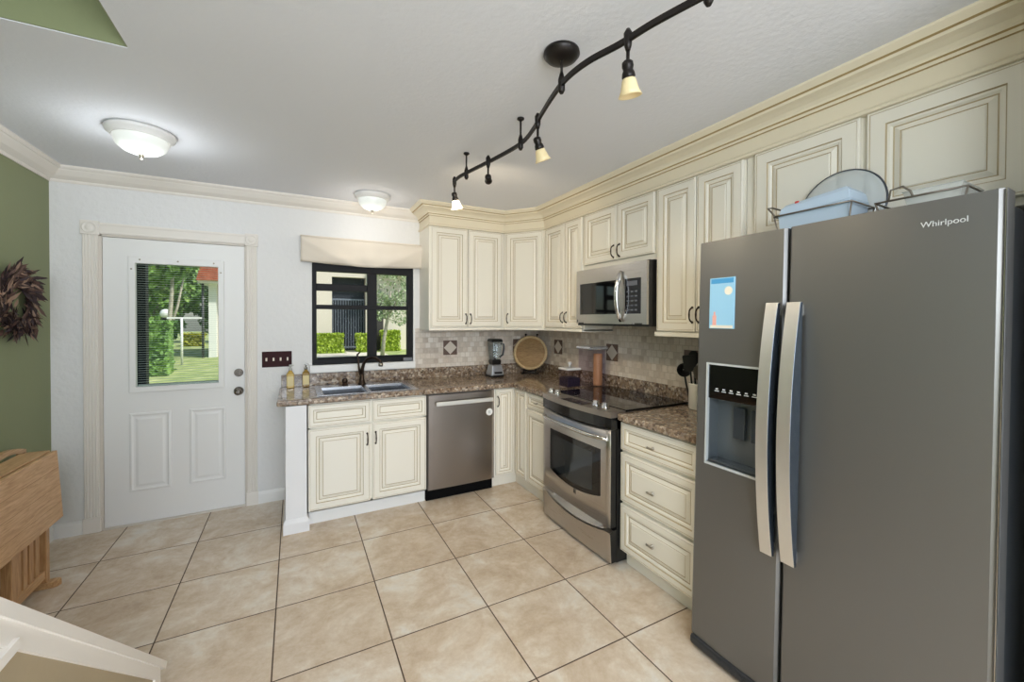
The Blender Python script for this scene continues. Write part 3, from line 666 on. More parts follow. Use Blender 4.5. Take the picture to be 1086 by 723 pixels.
# bowed handles
def fhandle(a0, a1, par, name):
    m = MB(T); n = 20; P = []
    for k in range(n+1):
        t = k/n*2-1; z = ZF(1.060)+t*.476; o = .022+.046*(1-t*t)
        dp_ = .020
        P.append([m.v((a0, z, o)), m.v((a1, z, o)), m.v((a1, z, .008)), m.v((a0, z, .008))])
    for A_, B_ in zip(P, P[1:]):
        for j in range(4): m.f([A_[j], A_[(j+1) % 4], B_[(j+1) % 4], B_[j]], 0 if j == 0 else 1, False)
    m.f(P[0]); m.f(P[-1])
    for t in (-.94, .94): m.box(a0+.006, a1-.006, ZF(1.060)+t*.476-.02, ZF(1.060)+t*.476+.02, -.004, .014)
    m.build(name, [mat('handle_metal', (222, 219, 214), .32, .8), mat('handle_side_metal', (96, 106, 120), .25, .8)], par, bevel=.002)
fhandle(2.890, 2.936, fd, 'handle'); fhandle(2.966, 3.014, rd, 'handle')
m = MB(T).box(F0+.01, F1-.01, ZF(.0175), ZF(.058), -.10, .010, bev=.010)
for k in range(24): m.box(F0+.12+k*.03, F0+.14+k*.03, ZF(.030), ZF(.046), -.013, .0115)
m.build('base_grille', mat('dark_grille', (44, 46, 50), .4), fr)
for a in (F0+.05, F1-.05): MB(T).box(a-.03, a+.03, ZF(1.785), ZF(1.815), -.14, -.05, bev=.006).build('hinge_cover', mat('dark_hinge', (60, 62, 66), .4), fr)
for a in (F0+.06, F1-.06):
    MB(T).lathe((a, 0.0, -.665), [(.018, 0), (.018, .045)], axis=(0, 1, 0), seg=12).build('levelling_foot', black, fr)
    MB(T).lathe((a, ZF(0.0015), -.12), [(.018, 0), (.018, .06)], axis=(0, 1, 0), seg=12).build('levelling_foot', black, fr)
def lettering(body, size, name, material, parent, T, a, b, c, ext=.0006):
    cu = bpy.data.curves.new(name, 'FONT'); cu.body = body; cu.size = size; cu.extrude = ext; cu.align_x = 'LEFT'
    o = bpy.data.objects.new(name, cu); COL.objects.link(o); bpy.context.view_layer.update()
    dg = bpy.context.evaluated_depsgraph_get(); me = bpy.data.meshes.new_from_object(o.evaluated_get(dg)); bpy.data.objects.remove(o)
    me.name = name
    me.transform(T @ Matrix.Translation((a, b, c))); me.transform(Matrix.Translation(-Vector(parent['_o'])))
    me.materials.clear(); me.materials.append(material)
    q = bpy.data.objects.new(name, me); COL.objects.link(q); q.parent = parent; q['_o'] = parent['_o']; return q
lettering('Whirlpool', .0235, 'door_lettering', mat('silver_lettering', (214, 216, 218), .4, .2), rd, T, 3.322, ZF(1.741), .0005)
fr.rotation_euler = (0, TILT, 0)

# magnet card on the freezer door
def on_fridge(o):    # things resting against or on the leaning refrigerator take its lean
    piv = Matrix.Translation(Vector(fr['_o'])); o.matrix_world = piv @ Matrix.Rotation(TILT, 4, 'Y') @ piv.inverted() @ Matrix.Translation(Vector(o['_o']))
c = thing('fridge_magnet_card', (FX-.004, -2.692, ZF(1.543)), 'blue picture card stuck to the freezer door above the dispenser', 'magnet')
m = MB(T).box(2.634, 2.750, ZF(1.434), ZF(1.652), -.0015, .003); cd = m.build('card', mat('sky_blue_print', (148, 198, 232), .35), c)
m = MB(T).box(2.640, 2.744, ZF(1.628), ZF(1.648), .003, .0036).build('print_band', mat('deep_blue_print', (70, 150, 206), .35), cd)
MB(T).lathe((2.722, ZF(1.595), .003), [(.018, 0), (.018, .0007)], axis=(0, 0, 1), seg=20).build('print_badge', mat('pale_print', (226, 222, 210), .4), cd); MB(T).box(2.640, 2.744, ZF(1.436), ZF(1.448), .003, .0036).build('print_strip', mat('pale_print_strip', (226, 222, 210), .4), cd)
m = MB(T).box(2.650, 2.668, ZF(1.448), ZF(1.490), .003, .0037).box(2.655, 2.663, ZF(1.490), ZF(1.506), .003, .0037); m.build('print_figure', mat('pink_print', (226, 168, 160), .4), cd)
on_fridge(c)

# things on top of the refrigerator
ZTOP = ZF(1.786)
def wire_rack(x0, x1, y0, y1, h, label, hpts):
    c = thing('wire_rack', ((x0+x1)/2, (y0+y1)/2, ZTOP), label, 'rack')
    zb = ZTOP+.0035; zt = zb+h; s = .02
    m = MB().tube([(x0, y0, zt), (x1, y0, zt), (x1, y1, zt), (x0, y1, zt)], .0035, closed=True, seg=6)
    m.tube([(x0+s, y0-s, zb), (x1-s, y0-s, zb), (x1-s, y1+s, zb), (x0+s, y1+s, zb)], .003, closed=True, seg=6)
    for x, y, sx, sy in ((x0, y0, 1, -1), (x1, y0, -1, -1), (x1, y1, -1, 1), (x0, y1, 1, 1)):
        m.tube([(x, y, zt), (x+sx*s, y+sy*s, zb)], .003, seg=6)
    m.build('frame', mat('dark_wire', (120, 112, 102), .35, .6), c)
    MB().tube([(x, y, zt+z) for x, y, z in hpts], .0035, seg=6).build('handle', mat('dark_wire_handle', (120, 112, 102), .35, .6), c)
    return c
rk1 = wire_rack(3.045, 3.215, -2.825, -3.095, .112, 'dark wire serving rack cradling the blue dish on the refrigerator', [(3.06, -2.825, 0), (3.06, -2.79, .045), (3.10, -2.785, .055), (3.16, -2.785, .055), (3.20, -2.79, .045), (3.20, -2.825, 0)])
rk2 = wire_rack(3.04, 3.25, -3.165, -3.385, .082, 'dark wire serving rack holding clear glassware above the refrigerator lettering', [(3.04, -3.20, 0), (3.042, -3.205, .035), (3.044, -3.235, .040), (3.04, -3.255, .02), (3.04, -3.262, 0)])
def tub(m, x0, x1, y0, y1, prof, slope=0.0):
    rings = []
    for d, z in prof:
        rings.append([m.v((x, y, ZTOP+z*(1+slope*((y-y0)/(y1-y0)-.5)))) for x, y in ((x0+d, y1+d), (x1-d, y1+d), (x1-d, y0-d), (x0+d, y0-d))])
    for A_, B_ in zip(rings, rings[1:]):
        for k in range(4): m.f([A_[k], A_[(k+1) % 4], B_[(k+1) % 4], B_[k]])
    m.f(rings[0]); m.f(rings[-1]); return m
c = thing('serving_dish', (3.165, -2.97, ZTOP+.01), 'bluish clear lidded dish sitting in the wire rack on the refrigerator', 'dish')
tub(MB(), 3.05, 3.205, -2.83, -3.09, [(.022, .009), (.012, .05), (.006, .12), (.004, .122), (.006, .125), (.012, .155), (.024, .170), (.04, .174)], .16).build('dish', mat('blue_dish_plastic', (196, 216, 236), .18, 0, Alpha=.85), c, bevel=.006)
m = MB().box(3.07, 3.10, -2.905, -2.89, ZTOP+.150, ZTOP+.168, bev=.003); m.build('clip', mat('red_clip', (196, 70, 66), .4), c)
on_fridge(c)
LR = .150; c = thing('dome_cover', (3.26, -2.965, ZTOP), 'round pale glass cover with a dark rim standing on edge behind the blue dish', 'cover')
C0 = Vector((3.264, -2.965, ZTOP+LR+.006)); ax = Vector((-1, 0, .08)).normalized(); e1 = Vector((0, 1, 0)); e2 = ax.cross(e1)
MB().lathe(C0, [(LR, 0), (LR*.95, .012), (LR*.75, .026), (LR*.4, .036), (.012, .040)], axis=ax, seg=40, close=False).build('glass', mat('pale_blue_glass', (214, 226, 234), .1, 0, Alpha=.45), c)
MB().tube([C0+(e1*math.cos(t)+e2*math.sin(t))*LR for t in [2*math.pi*k/48 for k in range(48)]], .004, closed=True, seg=6).build('rim', mat('dark_lid_rim', (84, 88, 96), .3, .6), c)
MB().lathe(C0+ax*.040, [(.006, 0), (.006, .004), (.014, .008), (.014, .014), (.006, .016)], axis=ax, seg=14).build('knob', black, c)
on_fridge(c)
c = thing('glass_dish', (3.155, -3.31, ZTOP+.01), 'clear glass baking dish in the second wire rack', 'dish')
tub(MB(), 3.05, 3.24, -3.225, -3.375, [(.03, .008), (.014, .06), (.006, .105), (.002, .110), (.008, .108), (.018, .06), (.034, .014)]).build('dish', mat('dish_glass', (224, 228, 226), .15, 0, Alpha=.45), c, bevel=.005); on_fridge(c)
on_fridge(rk1); on_fridge(rk2)

# ------------------------------------------------------------------ things on the counters
c = thing('blender', (3.06, -.20, .914), 'silver and black countertop blender with a clear jar on the back counter', 'blender')
def sq(m, cx, cy, prof, mi=0, close=True):
    rings = [[m.v((cx+sx*h, cy+sy*h, z)) for sx, sy in ((-1, -1), (1, -1), (1, 1), (-1, 1))] for h, z in prof]
    for A_, B_ in zip(rings, rings[1:]):
        for k in range(4): m.f([A_[k], A_[(k+1) % 4], B_[(k+1) % 4], B_[k]], mi)
    if close: m.f(rings[0], mi); m.f(rings[-1], mi)
    return m
bx, by = 3.06, -.20
sq(MB(), bx, by, [(.074, .915), (.074, .925), (.070, .93)]).build('foot', black, c, bevel=.006)
sq(MB(), bx, by, [(.069, .930), (.067, .95), (.052, 1.025), (.046, 1.035)]).build('base', mat('silver_plastic', (176, 178, 182), .28, .7), c, bevel=.012)
m = MB().box(bx-.035, bx+.045, by-.0685, by-.055, .950, .968); m.build('button_panel', black, c)
sq(MB(), bx, by, [(.044, 1.035), (.048, 1.075), (.040, 1.085)]).build('collar', black, c, bevel=.008)
m = MB(); sq(m, bx, by, [(.040, 1.085), (.056, 1.255)], close=False); m.build('jar', glass('blender_jar_glass', (226, 232, 234), .3, .05), c)
MB().tube([(bx+.050, by-.020, 1.235), (bx+.078, by-.035, 1.23), (bx+.080, by-.037, 1.19), (bx+.070, by-.033, 1.13), (bx+.040, by-.02, 1.105)], .010, seg=8).build('jar_handle', mat('grey_handle', (60, 62, 66), .3), c)
m = MB().tube([(bx-.022, by, 1.10), (bx-.01, by, 1.092), (bx+.01, by, 1.092), (bx+.022, by, 1.10)], .003).tube([(bx, by, 1.085), (bx, by, 1.22)], .004).box(bx-.02, bx+.02, by-.002, by+.002, 1.15, 1.16); m.build('blade', chrome, c)
sq(MB(), bx, by, [(.058, 1.255), (.058, 1.275), (.048, 1.283)]).build('lid', black, c, bevel=.006)

# round wooden tray on an easel across the corner
c = thing('wooden_tray', (3.44, -.20, .914), 'round brown wooden tray with a pale rim leaning across the counter corner', 'tray')
ax = Vector((-.62, -.75, .20)).normalized(); C0 = Vector((3.485, -.160, 1.128))
MB().lathe(C0, [(.165, -.008), (.165, .004), (.148, .006)], axis=ax, seg=48).build('base', tray_wood, c)
MB().lathe(C0, [(.150, .004), (.152, .030), (.168, .032), (.177, .022), (.176, -.006), (.166, -.010)], axis=ax, seg=48, close=False).build('rim', rim_wood, c)
m = MB()
e1 = Vector((ax.y, -ax.x, 0)).normalized(); up = e1.cross(ax); up = up if up.z > 0 else -up
for s in (-1, 1):
    b0 = C0+e1*s*.06; f0 = b0+ax*.05
    m.tube([Vector((f0.x, f0.y, .985)), Vector((f0.x, f0.y, .955)), Vector((b0.x, b0.y, .945)), b0-ax*.020+up*(-.05), b0-ax*.020+up*.13, b0-ax*.026+up*.185], .005, seg=8)
    m.tube([Vector((f0.x, f0.y, .955)), Vector((f0.x, f0.y, .918))], .005, seg=8)
    m.lathe(b0-ax*.026+up*.185, [(.004, 0), (.012, .006), (.012, .014), (.004, .02)], axis=up, seg=10)
p0, p1 = C0-e1*.09+ax*.02, C0+e1*.09+ax*.02
m.tube([Vector((p0.x, p0.y, .921)), Vector((p1.x, p1.y, .921))], .006, seg=8)
m.tube([Vector(((C0-e1*.06).x, (C0-e1*.06).y, .945)), Vector(((C0+e1*.06).x, (C0+e1*.06).y, .945))], .006, seg=8)
es = m.build('plate_easel', black_metal, None, loc=(C0.x, C0.y, .915)); es['label'] = 'black metal easel propping up the round wooden tray in the corner'; es['category'] = 'easel'

# canisters by the range
c = thing('canister', (3.52, -1.112, .914), 'tall clear square canister with a silver lid beside the cooktop', 'canister')
def hollow(m, cx, cy, h, z0, z1, t=.004):
    return sq(m, cx, cy, [(h-.004, z0), (h, z0+.01), (h, z1), (h-t, z1), (h-t, z0+.012)])
hollow(MB(), 3.52, -1.112, .080, .9155, 1.225).build('jar', jar_clear, c)
m = MB(); m.box(3.425, 3.615, -1.203, -1.017, 1.225, 1.252, bev=.010); m.build('lid', mat('silver_lid', (206, 210, 222), .2, .8), c)
c = thing('pasta_bundle', (3.55, -1.148, .93), 'upright tan bundle of dry food inside the tall clear canister', 'food')
m = MB().lathe((3.552, -1.148, .9285), [(.036, 0), (.037, .02), (.037, .25), (.035, .262)], seg=16); m.build('bundle', wood('tan_food', (184, 132, 88), (204, 152, 106), (216, 168, 124), (20, 20, 1)), c)
c = thing('canister', (3.335, -1.055, .914), 'short clear canister of dark contents with a knobbed lid', 'canister')
hollow(MB(), 3.335, -1.055, .066, .9155, 1.06).build('jar', jar_clear, c)
m = MB().box(3.267, 3.403, -1.123, -.987, 1.06, 1.078, bev=.006); m.build('lid', mat('clear_white_lid', (222, 220, 222), .2), c)
MB().lathe((3.335, -1.055, 1.078), [(.008, 0), (.008, .02), (.018, .026), (.018, .042), (.008, .047)], seg=16).build('lid_knob', mat('clear_knob', (206, 206, 210), .15, .3), c)
c = thing('coffee_beans', (3.335, -1.055, .93), 'dark dry contents filling the short canister', 'food')
m = MB(); sq(m, 3.335, -1.055, [(.0595, .9285), (.0595, .992), (.05, 1.0)]); o = m.build('contents', mottled('dark_contents', [(.3, (26, 20, 34)), (.7, (58, 46, 66))], 80, .6), c)

# utensil crock
c = thing('utensil_crock', (3.575, -2.105, .914), 'white ceramic crock of kitchen utensils beside the refrigerator', 'crock')
MB().lathe((3.575, -2.105, .9145), [(.060, 0), (.066, .006), (.066, .150), (.069, .158), (.066, .162), (.060, .158), (.060, .02), (.004, .02)], seg=32).build('crock', ceramic, c)
def utensil(kind, lean, h, label, mt, yaw=0):
    o = Vector((3.575+lean[0]*.30, -2.105+lean[1]*.30, .938)); d = Vector((lean[0], lean[1], 1)).normalized(); tip = o+d*h
    c = thing(kind, tuple(o), label, 'utensil', 'utensils in the white crock')
    MB().tube([o, o+d*h*.5, tip], [.006, .006, .005], seg=8).build('handle', mt, c)
    fx = Vector((-.7, -.7, 0)); n = (fx-d*fx.dot(d)).normalized(); s = n.cross(d)
    m = MB()
    if kind == 'ladle':
        m.lathe(tip+n*.03, [(.004, -.035), (.026, -.028), (.040, -.008), (.044, .006), (.040, .006), (.034, -.008), (.02, -.024)], axis=n, seg=20, close=False)
    else:
        prof = {'spatula': [(.012, 0), (.034, .02), (.038, .09), (.034, .10)], 'spoon': [(.008, 0), (.024, .02), (.032, .05), (.028, .08), (.012, .096)], 'fork': [(.01, 0), (.03, .02), (.034, .06), (.03, .085)]}[kind]
        ring = [tip+d*z-s*w for w, z in prof]+[tip+d*z+s*w for w, z in reversed(prof)]
        A_ = [m.v(p+n*.003) for p in ring]; B_ = [m.v(p-n*.003) for p in ring]; m.f(A_); m.f(B_[::-1])
        for i in range(len(ring)): m.f([A_[i], A_[(i+1) % len(ring)], B_[(i+1) % len(ring)], B_[i]])
    m.build('head', mt, c)
ub = mat('black_nylon', (24, 24, 26), .35)
utensil('ladle', (-.05, .20), .215, 'black ladle hooked to the window side of the crock', ub)
utensil('spatula', (-.10, .06), .215, 'black turner standing at the front of the crock', ub)
utensil('spoon', (.05, .12), .24, 'black spoon standing tallest at the back of the crock', ub)
utensil('fork', (.02, -.10), .22, 'steel serving fork standing in the crock by the refrigerator', nickel)
utensil('spoon', (-.10, -.06), .16, 'short steel spoon leaning low at the front of the crock', nickel)

# wall switch plate
c = thing('switch_plate', (1.205, 0, 1.145), 'dark brown four-gang switch plate between the door and the window', 'light switch')
MB(BACK(0)).box(1.10, 1.31, 1.082, 1.208, 0, .007, bev=.003).build('plate', mat('dark_brown_plate', (54, 22, 26), .6, 0, **{'Specular IOR Level': .2}), c)
for k in range(4):
    x = 1.131+k*.0495; MB(BACK(-.007)).box(x-.006, x+.006, 1.132, 1.158, -.002, .010, bev=.002).build('toggle', mat('almond_toggle', (232, 220, 205), .4), c)

# valance
c = thing('valance', (1.89, -.03, 1.95), 'cream fabric valance with gathered folds over the kitchen window', 'valance')
m = MB(); NX, NZ = 48, 10; G = []
for i in range(NX+1):
    u = i/NX; x = 1.376+u*1.022
    colv = []
    for j in range(NZ+1):
        v = j/NZ; z = 2.152-v*.208-.022*math.sin(math.pi*u)*v
        y = -.052-.012*math.sin(v*3.1)-.010*math.sin(v*9+u*3)*math.sin(u*math.pi)*v-.006*math.sin(u*40)*math.exp(-((u-.5)*9)**2)*v
        y -= .034*math.exp(-((v-(.10+1.15*min(u, 1-u)*2))*5)**2)*(1-.3*v); y -= .010*math.exp(-((v-(.45+1.0*min(u, 1-u)*2))*6)**2)
        colv.append(m.v((x, y, z)))
    G.append(colv)
for i in range(NX):
    for j in range(NZ): m.f([G[i][j], G[i+1][j], G[i+1][j+1], G[i][j+1]], 0, True)
for e in (0, NX):
    bkv = [m.v((1.376+e/NX*1.022, -.002, 2.152)), m.v((1.376+e/NX*1.022, -.002, 1.944))]
    m.f([G[e][j] for j in range(NZ+1)]+[bkv[1], bkv[0]])
fab = bump(mat('cream_linen', (226, 216, 202), .9), 300, .2, 2, .002)
o = m.build('fabric', fab, c); md = o.modifiers.new('thickness', 'SOLIDIFY'); md.thickness = .003
MB().box(1.374, 2.400, -.056, -.002, 2.148, 2.158).build('mounting_board', fab, c)

# ------------------------------------------------------------------ ceiling lights
shade_m = emit('lit_shade_glass', (250, 252, 246), .30, (205, 210, 206))
def flush(x, y, r, label, watts, col):
    c = thing('flush_ceiling_light', (x, y, H), label, 'ceiling light', 'flush dome ceiling lights')
    MB().lathe((x, y, H), [(r, 0), (r*1.03, -.008), (r, -.022), (r*.92, -.030), (r*.88, -.040), (r*.80, -.040), (r*.80, -.02)], seg=48).build('pan', trim_m, c)
    m = MB(); seg = 72; prof = [(.80, -.038), (.79, -.056), (.70, -.084), (.52, -.106), (.30, -.118), (.06, -.122)]; rings = []
    for q, h in prof:
        rings.append([m.v((x+math.cos(a)*r*q*(1+.02*(k % 2)), y+math.sin(a)*r*q*(1+.02*(k % 2)), H+h)) for k, a in enumerate([2*math.pi*k/seg for k in range(seg)])])
    for A_, B_ in zip(rings, rings[1:]):
        for k in range(seg): m.f([A_[k], A_[(k+1) % seg], B_[(k+1) % seg], B_[k]], 0, True)
    m.f(rings[-1]); m.build('shade', shade_m, c)
    MB().lathe((x, y, H-.120), [(.012, 0), (.014, -.006), (.007, -.012), (.010, -.020), (.003, -.028)], seg=16).build('finial', nickel, c)
    l = lamp('dome_lamp', 'POINT', (x, y, H-.16), watts, col, shadow_soft_size=.09); l.parent = c; l.location = (0, 0, -.19)
flush(.606, -.94, .145, 'lit dome ceiling light with ribbed glass near the entry door', 3.2, (.92, .97, 1))
flush(1.89, -.35, .135, 'lit dome ceiling light above the sink window', 1.5, (1, .93, .82))

# track light
ZR = 2.345
c = thing('track_light', (2.22, -2.55, H), 'curved dark bronze track light winding across the kitchen ceiling', 'track light')
ctl = [(2.345, -3.20), (2.318, -3.10), (2.272, -2.945), (2.250, -2.83), (2.216, -2.715), (2.208, -2.60), (2.228, -2.48), (2.266, -2.33), (2.308, -2.185), (2.330, -2.03), (2.302, -1.815), (2.245, -1.53), (2.228, -1.415), (2.236, -1.31)]
def spline(P, n=6):
    P = [Vector(p) for p in P]; out = []
    for i in range(len(P)-1):
        p0, p1, p2, p3 = P[max(i-1, 0)], P[i], P[i+1], P[min(i+2, len(P)-1)]
        for k in range(n):
            t = k/n; out.append(.5*((2*p1)+(-p0+p2)*t+(2*p0-5*p1+4*p2-p3)*t*t+(-p0+3*p1-3*p2+p3)*t**3))
    out.append(P[-1]); return out
rail = spline(ctl)
m = MB(); rg = []
for i, p in enumerate(rail):
    t = (rail[min(i+1, len(rail)-1)]-rail[max(i-1, 0)]).normalized(); n = Vector((t.y, -t.x))
    rg.append([m.v((p.x+n.x*a, p.y+n.y*a, ZR+b)) for a, b in ((-.0055, -.009), (.0055, -.009), (.0055, .009), (-.0055, .009))])
for A_, B_ in zip(rg, rg[1:]):
    for k in range(4): m.f([A_[k], A_[(k+1) % 4], B_[(k+1) % 4], B_[k]])
m.f(rg[0]); m.f(rg[-1]); m.build('rail', black_metal, c)
MB().lathe((2.219, -2.547, H), [(.066, 0), (.068, -.012), (.060, -.018), (.058, -.024), (.040, -.030), (.012, -.034)], seg=32).build('canopy', black_metal, c)
def stem(x, y, cap):
    m = MB()
    if cap: m.lathe((x, y, H), [(.018, 0), (.018, -.006), (.007, -.014)], seg=14)
    m.tube([(x, y, H-.006), (x, y, ZR+.03)], .005, seg=8)
    m.tube([(x, y, ZR+.045), (x, y, ZR+.02), (x, y, ZR-.02), (x, y, ZR-.032)], [.006, .013, .013, .007], seg=12); m.build('stem', black_metal, c)
stem(2.216, -2.552, False); stem(2.330, -2.03, True); stem(2.250, -1.50, True)
amber = emit('amber_glass', (255, 226, 170), .10, (214, 198, 156)); amber_lit = emit('lit_amber_glass', (255, 236, 200), 6, (240, 225, 190))
def head(x, y, drop, aim, glassm, watts, shade=True):
    m = MB().tube([(x, y, ZR+.034), (x, y, ZR+.020), (x, y, ZR-.016), (x, y, ZR-.034)], [.006, .0135, .012, .007], seg=12).tube([(x, y, ZR-.03), (x, y, ZR-drop)], .0055, seg=8)
    hd = m.build('lamp_arm', black_metal, c)
    a = Vector(aim).normalized(); o = Vector((x, y, ZR-drop))
    MB().lathe(o-a*.014, [(.010, -.006), (.017, 0), (.018, .012), (.015, .022), (.019, .030), (.021, .042), (.018, .048)], axis=a, seg=20).build('socket', black_metal, hd)
    if shade: MB().lathe(o+a*.030, [(.017, 0), (.022, .008), (.025, .022), (.029, .038), (.037, .054), (.034, .054), (.027, .038), (.022, .02), (.004, .012)], axis=a, seg=28).build('lamp_shade', glassm, hd)
    l = lamp('track_lamp', 'SPOT', o+a*.11, watts, (1, .82, .56), spot_size=R(140), spot_blend=.8, shadow_soft_size=.03)
    l.parent = c; l.location = (o+a*.11)-Vector(c['_o']); l.rotation_euler = a.to_track_quat('-Z', 'Y').to_euler()
head(2.258, -2.855, .085, (.22, .10, -.95), amber, 7)
head(2.284, -2.27, .09, (.40, .10, -.88), amber, 9)
head(2.285, -1.74, .09, (.45, .85, -.35), amber, 8, False)
head(2.236, -1.33, .085, (.25, .1, -.95), amber_lit, 6)
stem(2.318, -3.095, True)

# ------------------------------------------------------------------ wreath
rnd = random.Random(4)
c = thing('wreath', (-.10, -.42, 1.565), 'wreath of dried dark purple-brown leaves hanging on the green wall', 'wreath')
cy, cz = -.425, 1.566
MB().tube([(-.078, cy+.15*math.cos(t), cz+.15*math.sin(t)) for t in [2*math.pi*k/36 for k in range(36)]], .022, closed=True, seg=8).build('ring', mat('twig_ring', (52, 38, 32), .9), c)
m = MB()
for k in range(620):
    t = rnd.uniform(0, 2*math.pi); r0 = rnd.uniform(.09, .19); 
    p = Vector((-.098+rnd.uniform(.005, .05), cy+r0*math.cos(t), cz+r0*math.sin(t)))
    rad = Vector((0, math.cos(t), math.sin(t))); tan = Vector((0, -math.sin(t), math.cos(t)))
    d = (tan*rnd.uniform(-1, -.2)+rad*rnd.uniform(-.35, .75)+Vector((rnd.uniform(-.1, .25), 0, 0))).normalized()
    L_ = rnd.uniform(.05, .10); w_ = rnd.uniform(.006, .013); s_ = d.cross(Vector((1, rnd.uniform(-1, 1), rnd.uniform(-1, 1)))).normalized()
    bend = Vector((rnd.uniform(-.01, .025), 0, rnd.uniform(-.01, .01)))
    q = [p-s_*w_*.3, p+s_*w_*.3, p+d*L_*.5+s_*w_+bend*.5, p+d*L_+bend, p+d*L_*.5-s_*w_+bend*.5]
    for z in q: z.x = max(z.x, -.0975)
    m.f([m.v(z) for z in q], rnd.choice((0, 0, 1, 1, 2)))
m.build('leaves', [mat('dark_plum_leaf', (52, 36, 40), .7), mat('brown_leaf', (92, 68, 60), .7), mat('tan_leaf', (150, 122, 104), .7)], c)

# ------------------------------------------------------------------ folded wooden table with a chair behind its leaf
c = thing('drop_leaf_table', (.03, -1.0, 0), 'light oak folded drop-leaf table standing against the green wall', 'table')
ya, yb = -1.58, -.632
lf_ = MB(); 
T = Matrix.Translation((.138, 0, .735)) @ Matrix.Rotation(R(-3.5), 4, 'Y')
lf_.T = T; lf_.box(.0, .022, ya, yb, -.375, 0, bev=.004); 
for z in (-.095, -.19, -.285): lf_.box(.0218, .0222, ya+.003, yb-.003, z-.0008, z+.0008, 1)
lf_.build('front_leaf', [oak, mat('board_seam', (140, 96, 56), .6)], c)
MB().box(.036, .132, ya, yb, .718, .740, bev=.004).build('centre_top', oak, c)
MB().box(.010, .030, ya, yb, .36, .735, bev=.004).build('back_leaf', oak, c)
def post(y0, y1, x0=.095, x1=.135): return MB().box(x0, x1, y0, y1, 0.0, .716, bev=.003)
post(-.690, -.655).build('leg', oak_v, c); post(-1.00, -.955).build('leg', oak_v, c); post(-1.54, -1.50).build('leg', oak_v, c)
MB().box(.100, .130, -.955, -.690, .055, .100, bev=.003).build('lower_rail', oak, c)
MB().box(.100, .130, -1.50, -1.0, .055, .100, bev=.003).build('lower_rail', oak, c)
for y in (-.745, -.80, -.855, -.91): MB().box(.108, .122, y-.018, y+.018, .10, .66).build('slat', oak_v, c)
MB().box(.100, .130, -.955, -.690, .64, .69).build('upper_rail', oak, c)
for y in (-.672, -.98, -1.52):
    m = MB().prism([(-.06+.0, y-.028), (.165, y-.028), (.180, y-.020), (.187, y), (.180, y+.020), (.165, y+.028), (-.06, y+.028)], 0.0, .030); m.build('foot', oak, c, bevel=.004)
c = thing('folding_chair', (-.06, -.60, 0), 'folded oak chair with a curved top rail tucked behind the table leaf', 'chair')
m = MB(); P = [(-.058, -.78+.36*(k/12), .712+.036*math.sin(math.pi*k/12)) for k in range(13)]
A_ = []
for x, y, z in P:
    A_.append([m.v((x-.012+.0, y, z-.028)), m.v((x+.012, y, z-.028)), m.v((x+.012, y, z)), m.v((x-.012, y, z))])
for a_, b_ in zip(A_, A_[1:]):
    for k in range(4): m.f([a_[k], a_[(k+1) % 4], b_[(k+1) % 4], b_[k]])
m.f(A_[0]); m.f(A_[-1]); m.build('top_rail', oak, c)
for y in (-.755, -.445): MB().box(-.072, -.046, y-.014, y+.014, .0, .70).build('post', oak_v, c)
MB().box(-.069, -.049, -.745, -.455, .58, .63).build('back_slat', oak, c)
MB().box(-.040, -.018, -.745, -.455, .20, .52).build('seat', oak, c)
MB().box(-.069, -.040, -.745, -.455, .14, .17).build('rung', oak, c)

# ------------------------------------------------------------------ stairs and knee wall
def kz_(y): return .110+(-1.767-y)*.847
YE = -3.25
m = MB().prism([(-1.845, 0), (-1.845, kz_(-1.845)-.03), (YE, kz_(YE)-.03), (YE, 0)], .795, .868, 'x')
struct('wall_stair', m, tan_m)
m = MB().prism([(-1.767, kz_(-1.767)), (-1.790, kz_(-1.79)-.032), (YE, kz_(YE)-.032), (YE, kz_(YE))], .775, .882, 'x')
m.prism([(-1.835, kz_(-1.835)-.030), (-1.835, .0), (-1.90, .0), (-1.90, kz_(-1.9)-.08), (YE, kz_(YE)-.08), (YE, kz_(YE)-.030)], .868, .876, 'x')
m.box(.868, .884, -3.2, -2.752, .862, .882)
struct('trim_8', m, warm_trim)
m = MB(); n = 7; rise, run = .19, .224; y0 = -1.99
poly = [(y0, 0)]
for k in range(n): poly += [(y0-run*k, rise*(k+1)), (y0-run*(k+1), rise*(k+1))]
poly += [(y0-run*n, 0)]
m.prism(poly, -.098, .794, 'x'); struct('stair_1', m, mat('tan_carpet', (178, 156, 122), .95))

# ------------------------------------------------------------------ outdoors
struct('ground', MB().box(-40, 45, .15, 60, -.3, -.1), grass_m)
def leaves(m, fn, n, size, seed, mi=0):
    r = random.Random(seed)
    for k in range(n):
        p = Vector(fn(r)); a = Vector((r.gauss(0, 1), r.gauss(0, 1), r.gauss(0, 1))).normalized(); b = a.orthogonal().normalized(); cc = a.cross(b)
        t = r.uniform(0, 6.28); b, cc = b*math.cos(t)+cc*math.sin(t), cc*math.cos(t)-b*math.sin(t); s = size*r.uniform(.6, 1.3)
        m.f([m.v(p-b*s), m.v(p+cc*s*.5), m.v(p+b*s), m.v(p-cc*s*.5)], mi)
def ell(cx, cy, cz, rx, ry, rz, inner=.55):
    def f(r):
        d = Vector((r.gauss(0, 1), r.gauss(0, 1), r.gauss(0, 1))).normalized()*r.uniform(inner, 1)**.5
        return (cx+d.x*rx, cy+d.y*ry, cz+d.z*rz)
    return f
def boxf(x0, x1, y0, y1, z0, z1):
    def f(r):
        p = [r.uniform(x0, x1), r.uniform(y0, y1), r.uniform(z0, z1)]
        s = r.random()
        if s < .45: p[1] = y0+r.uniform(0, .1)
        elif s < .8: p[2] = z1-r.uniform(0, .1)
        return p
    return f
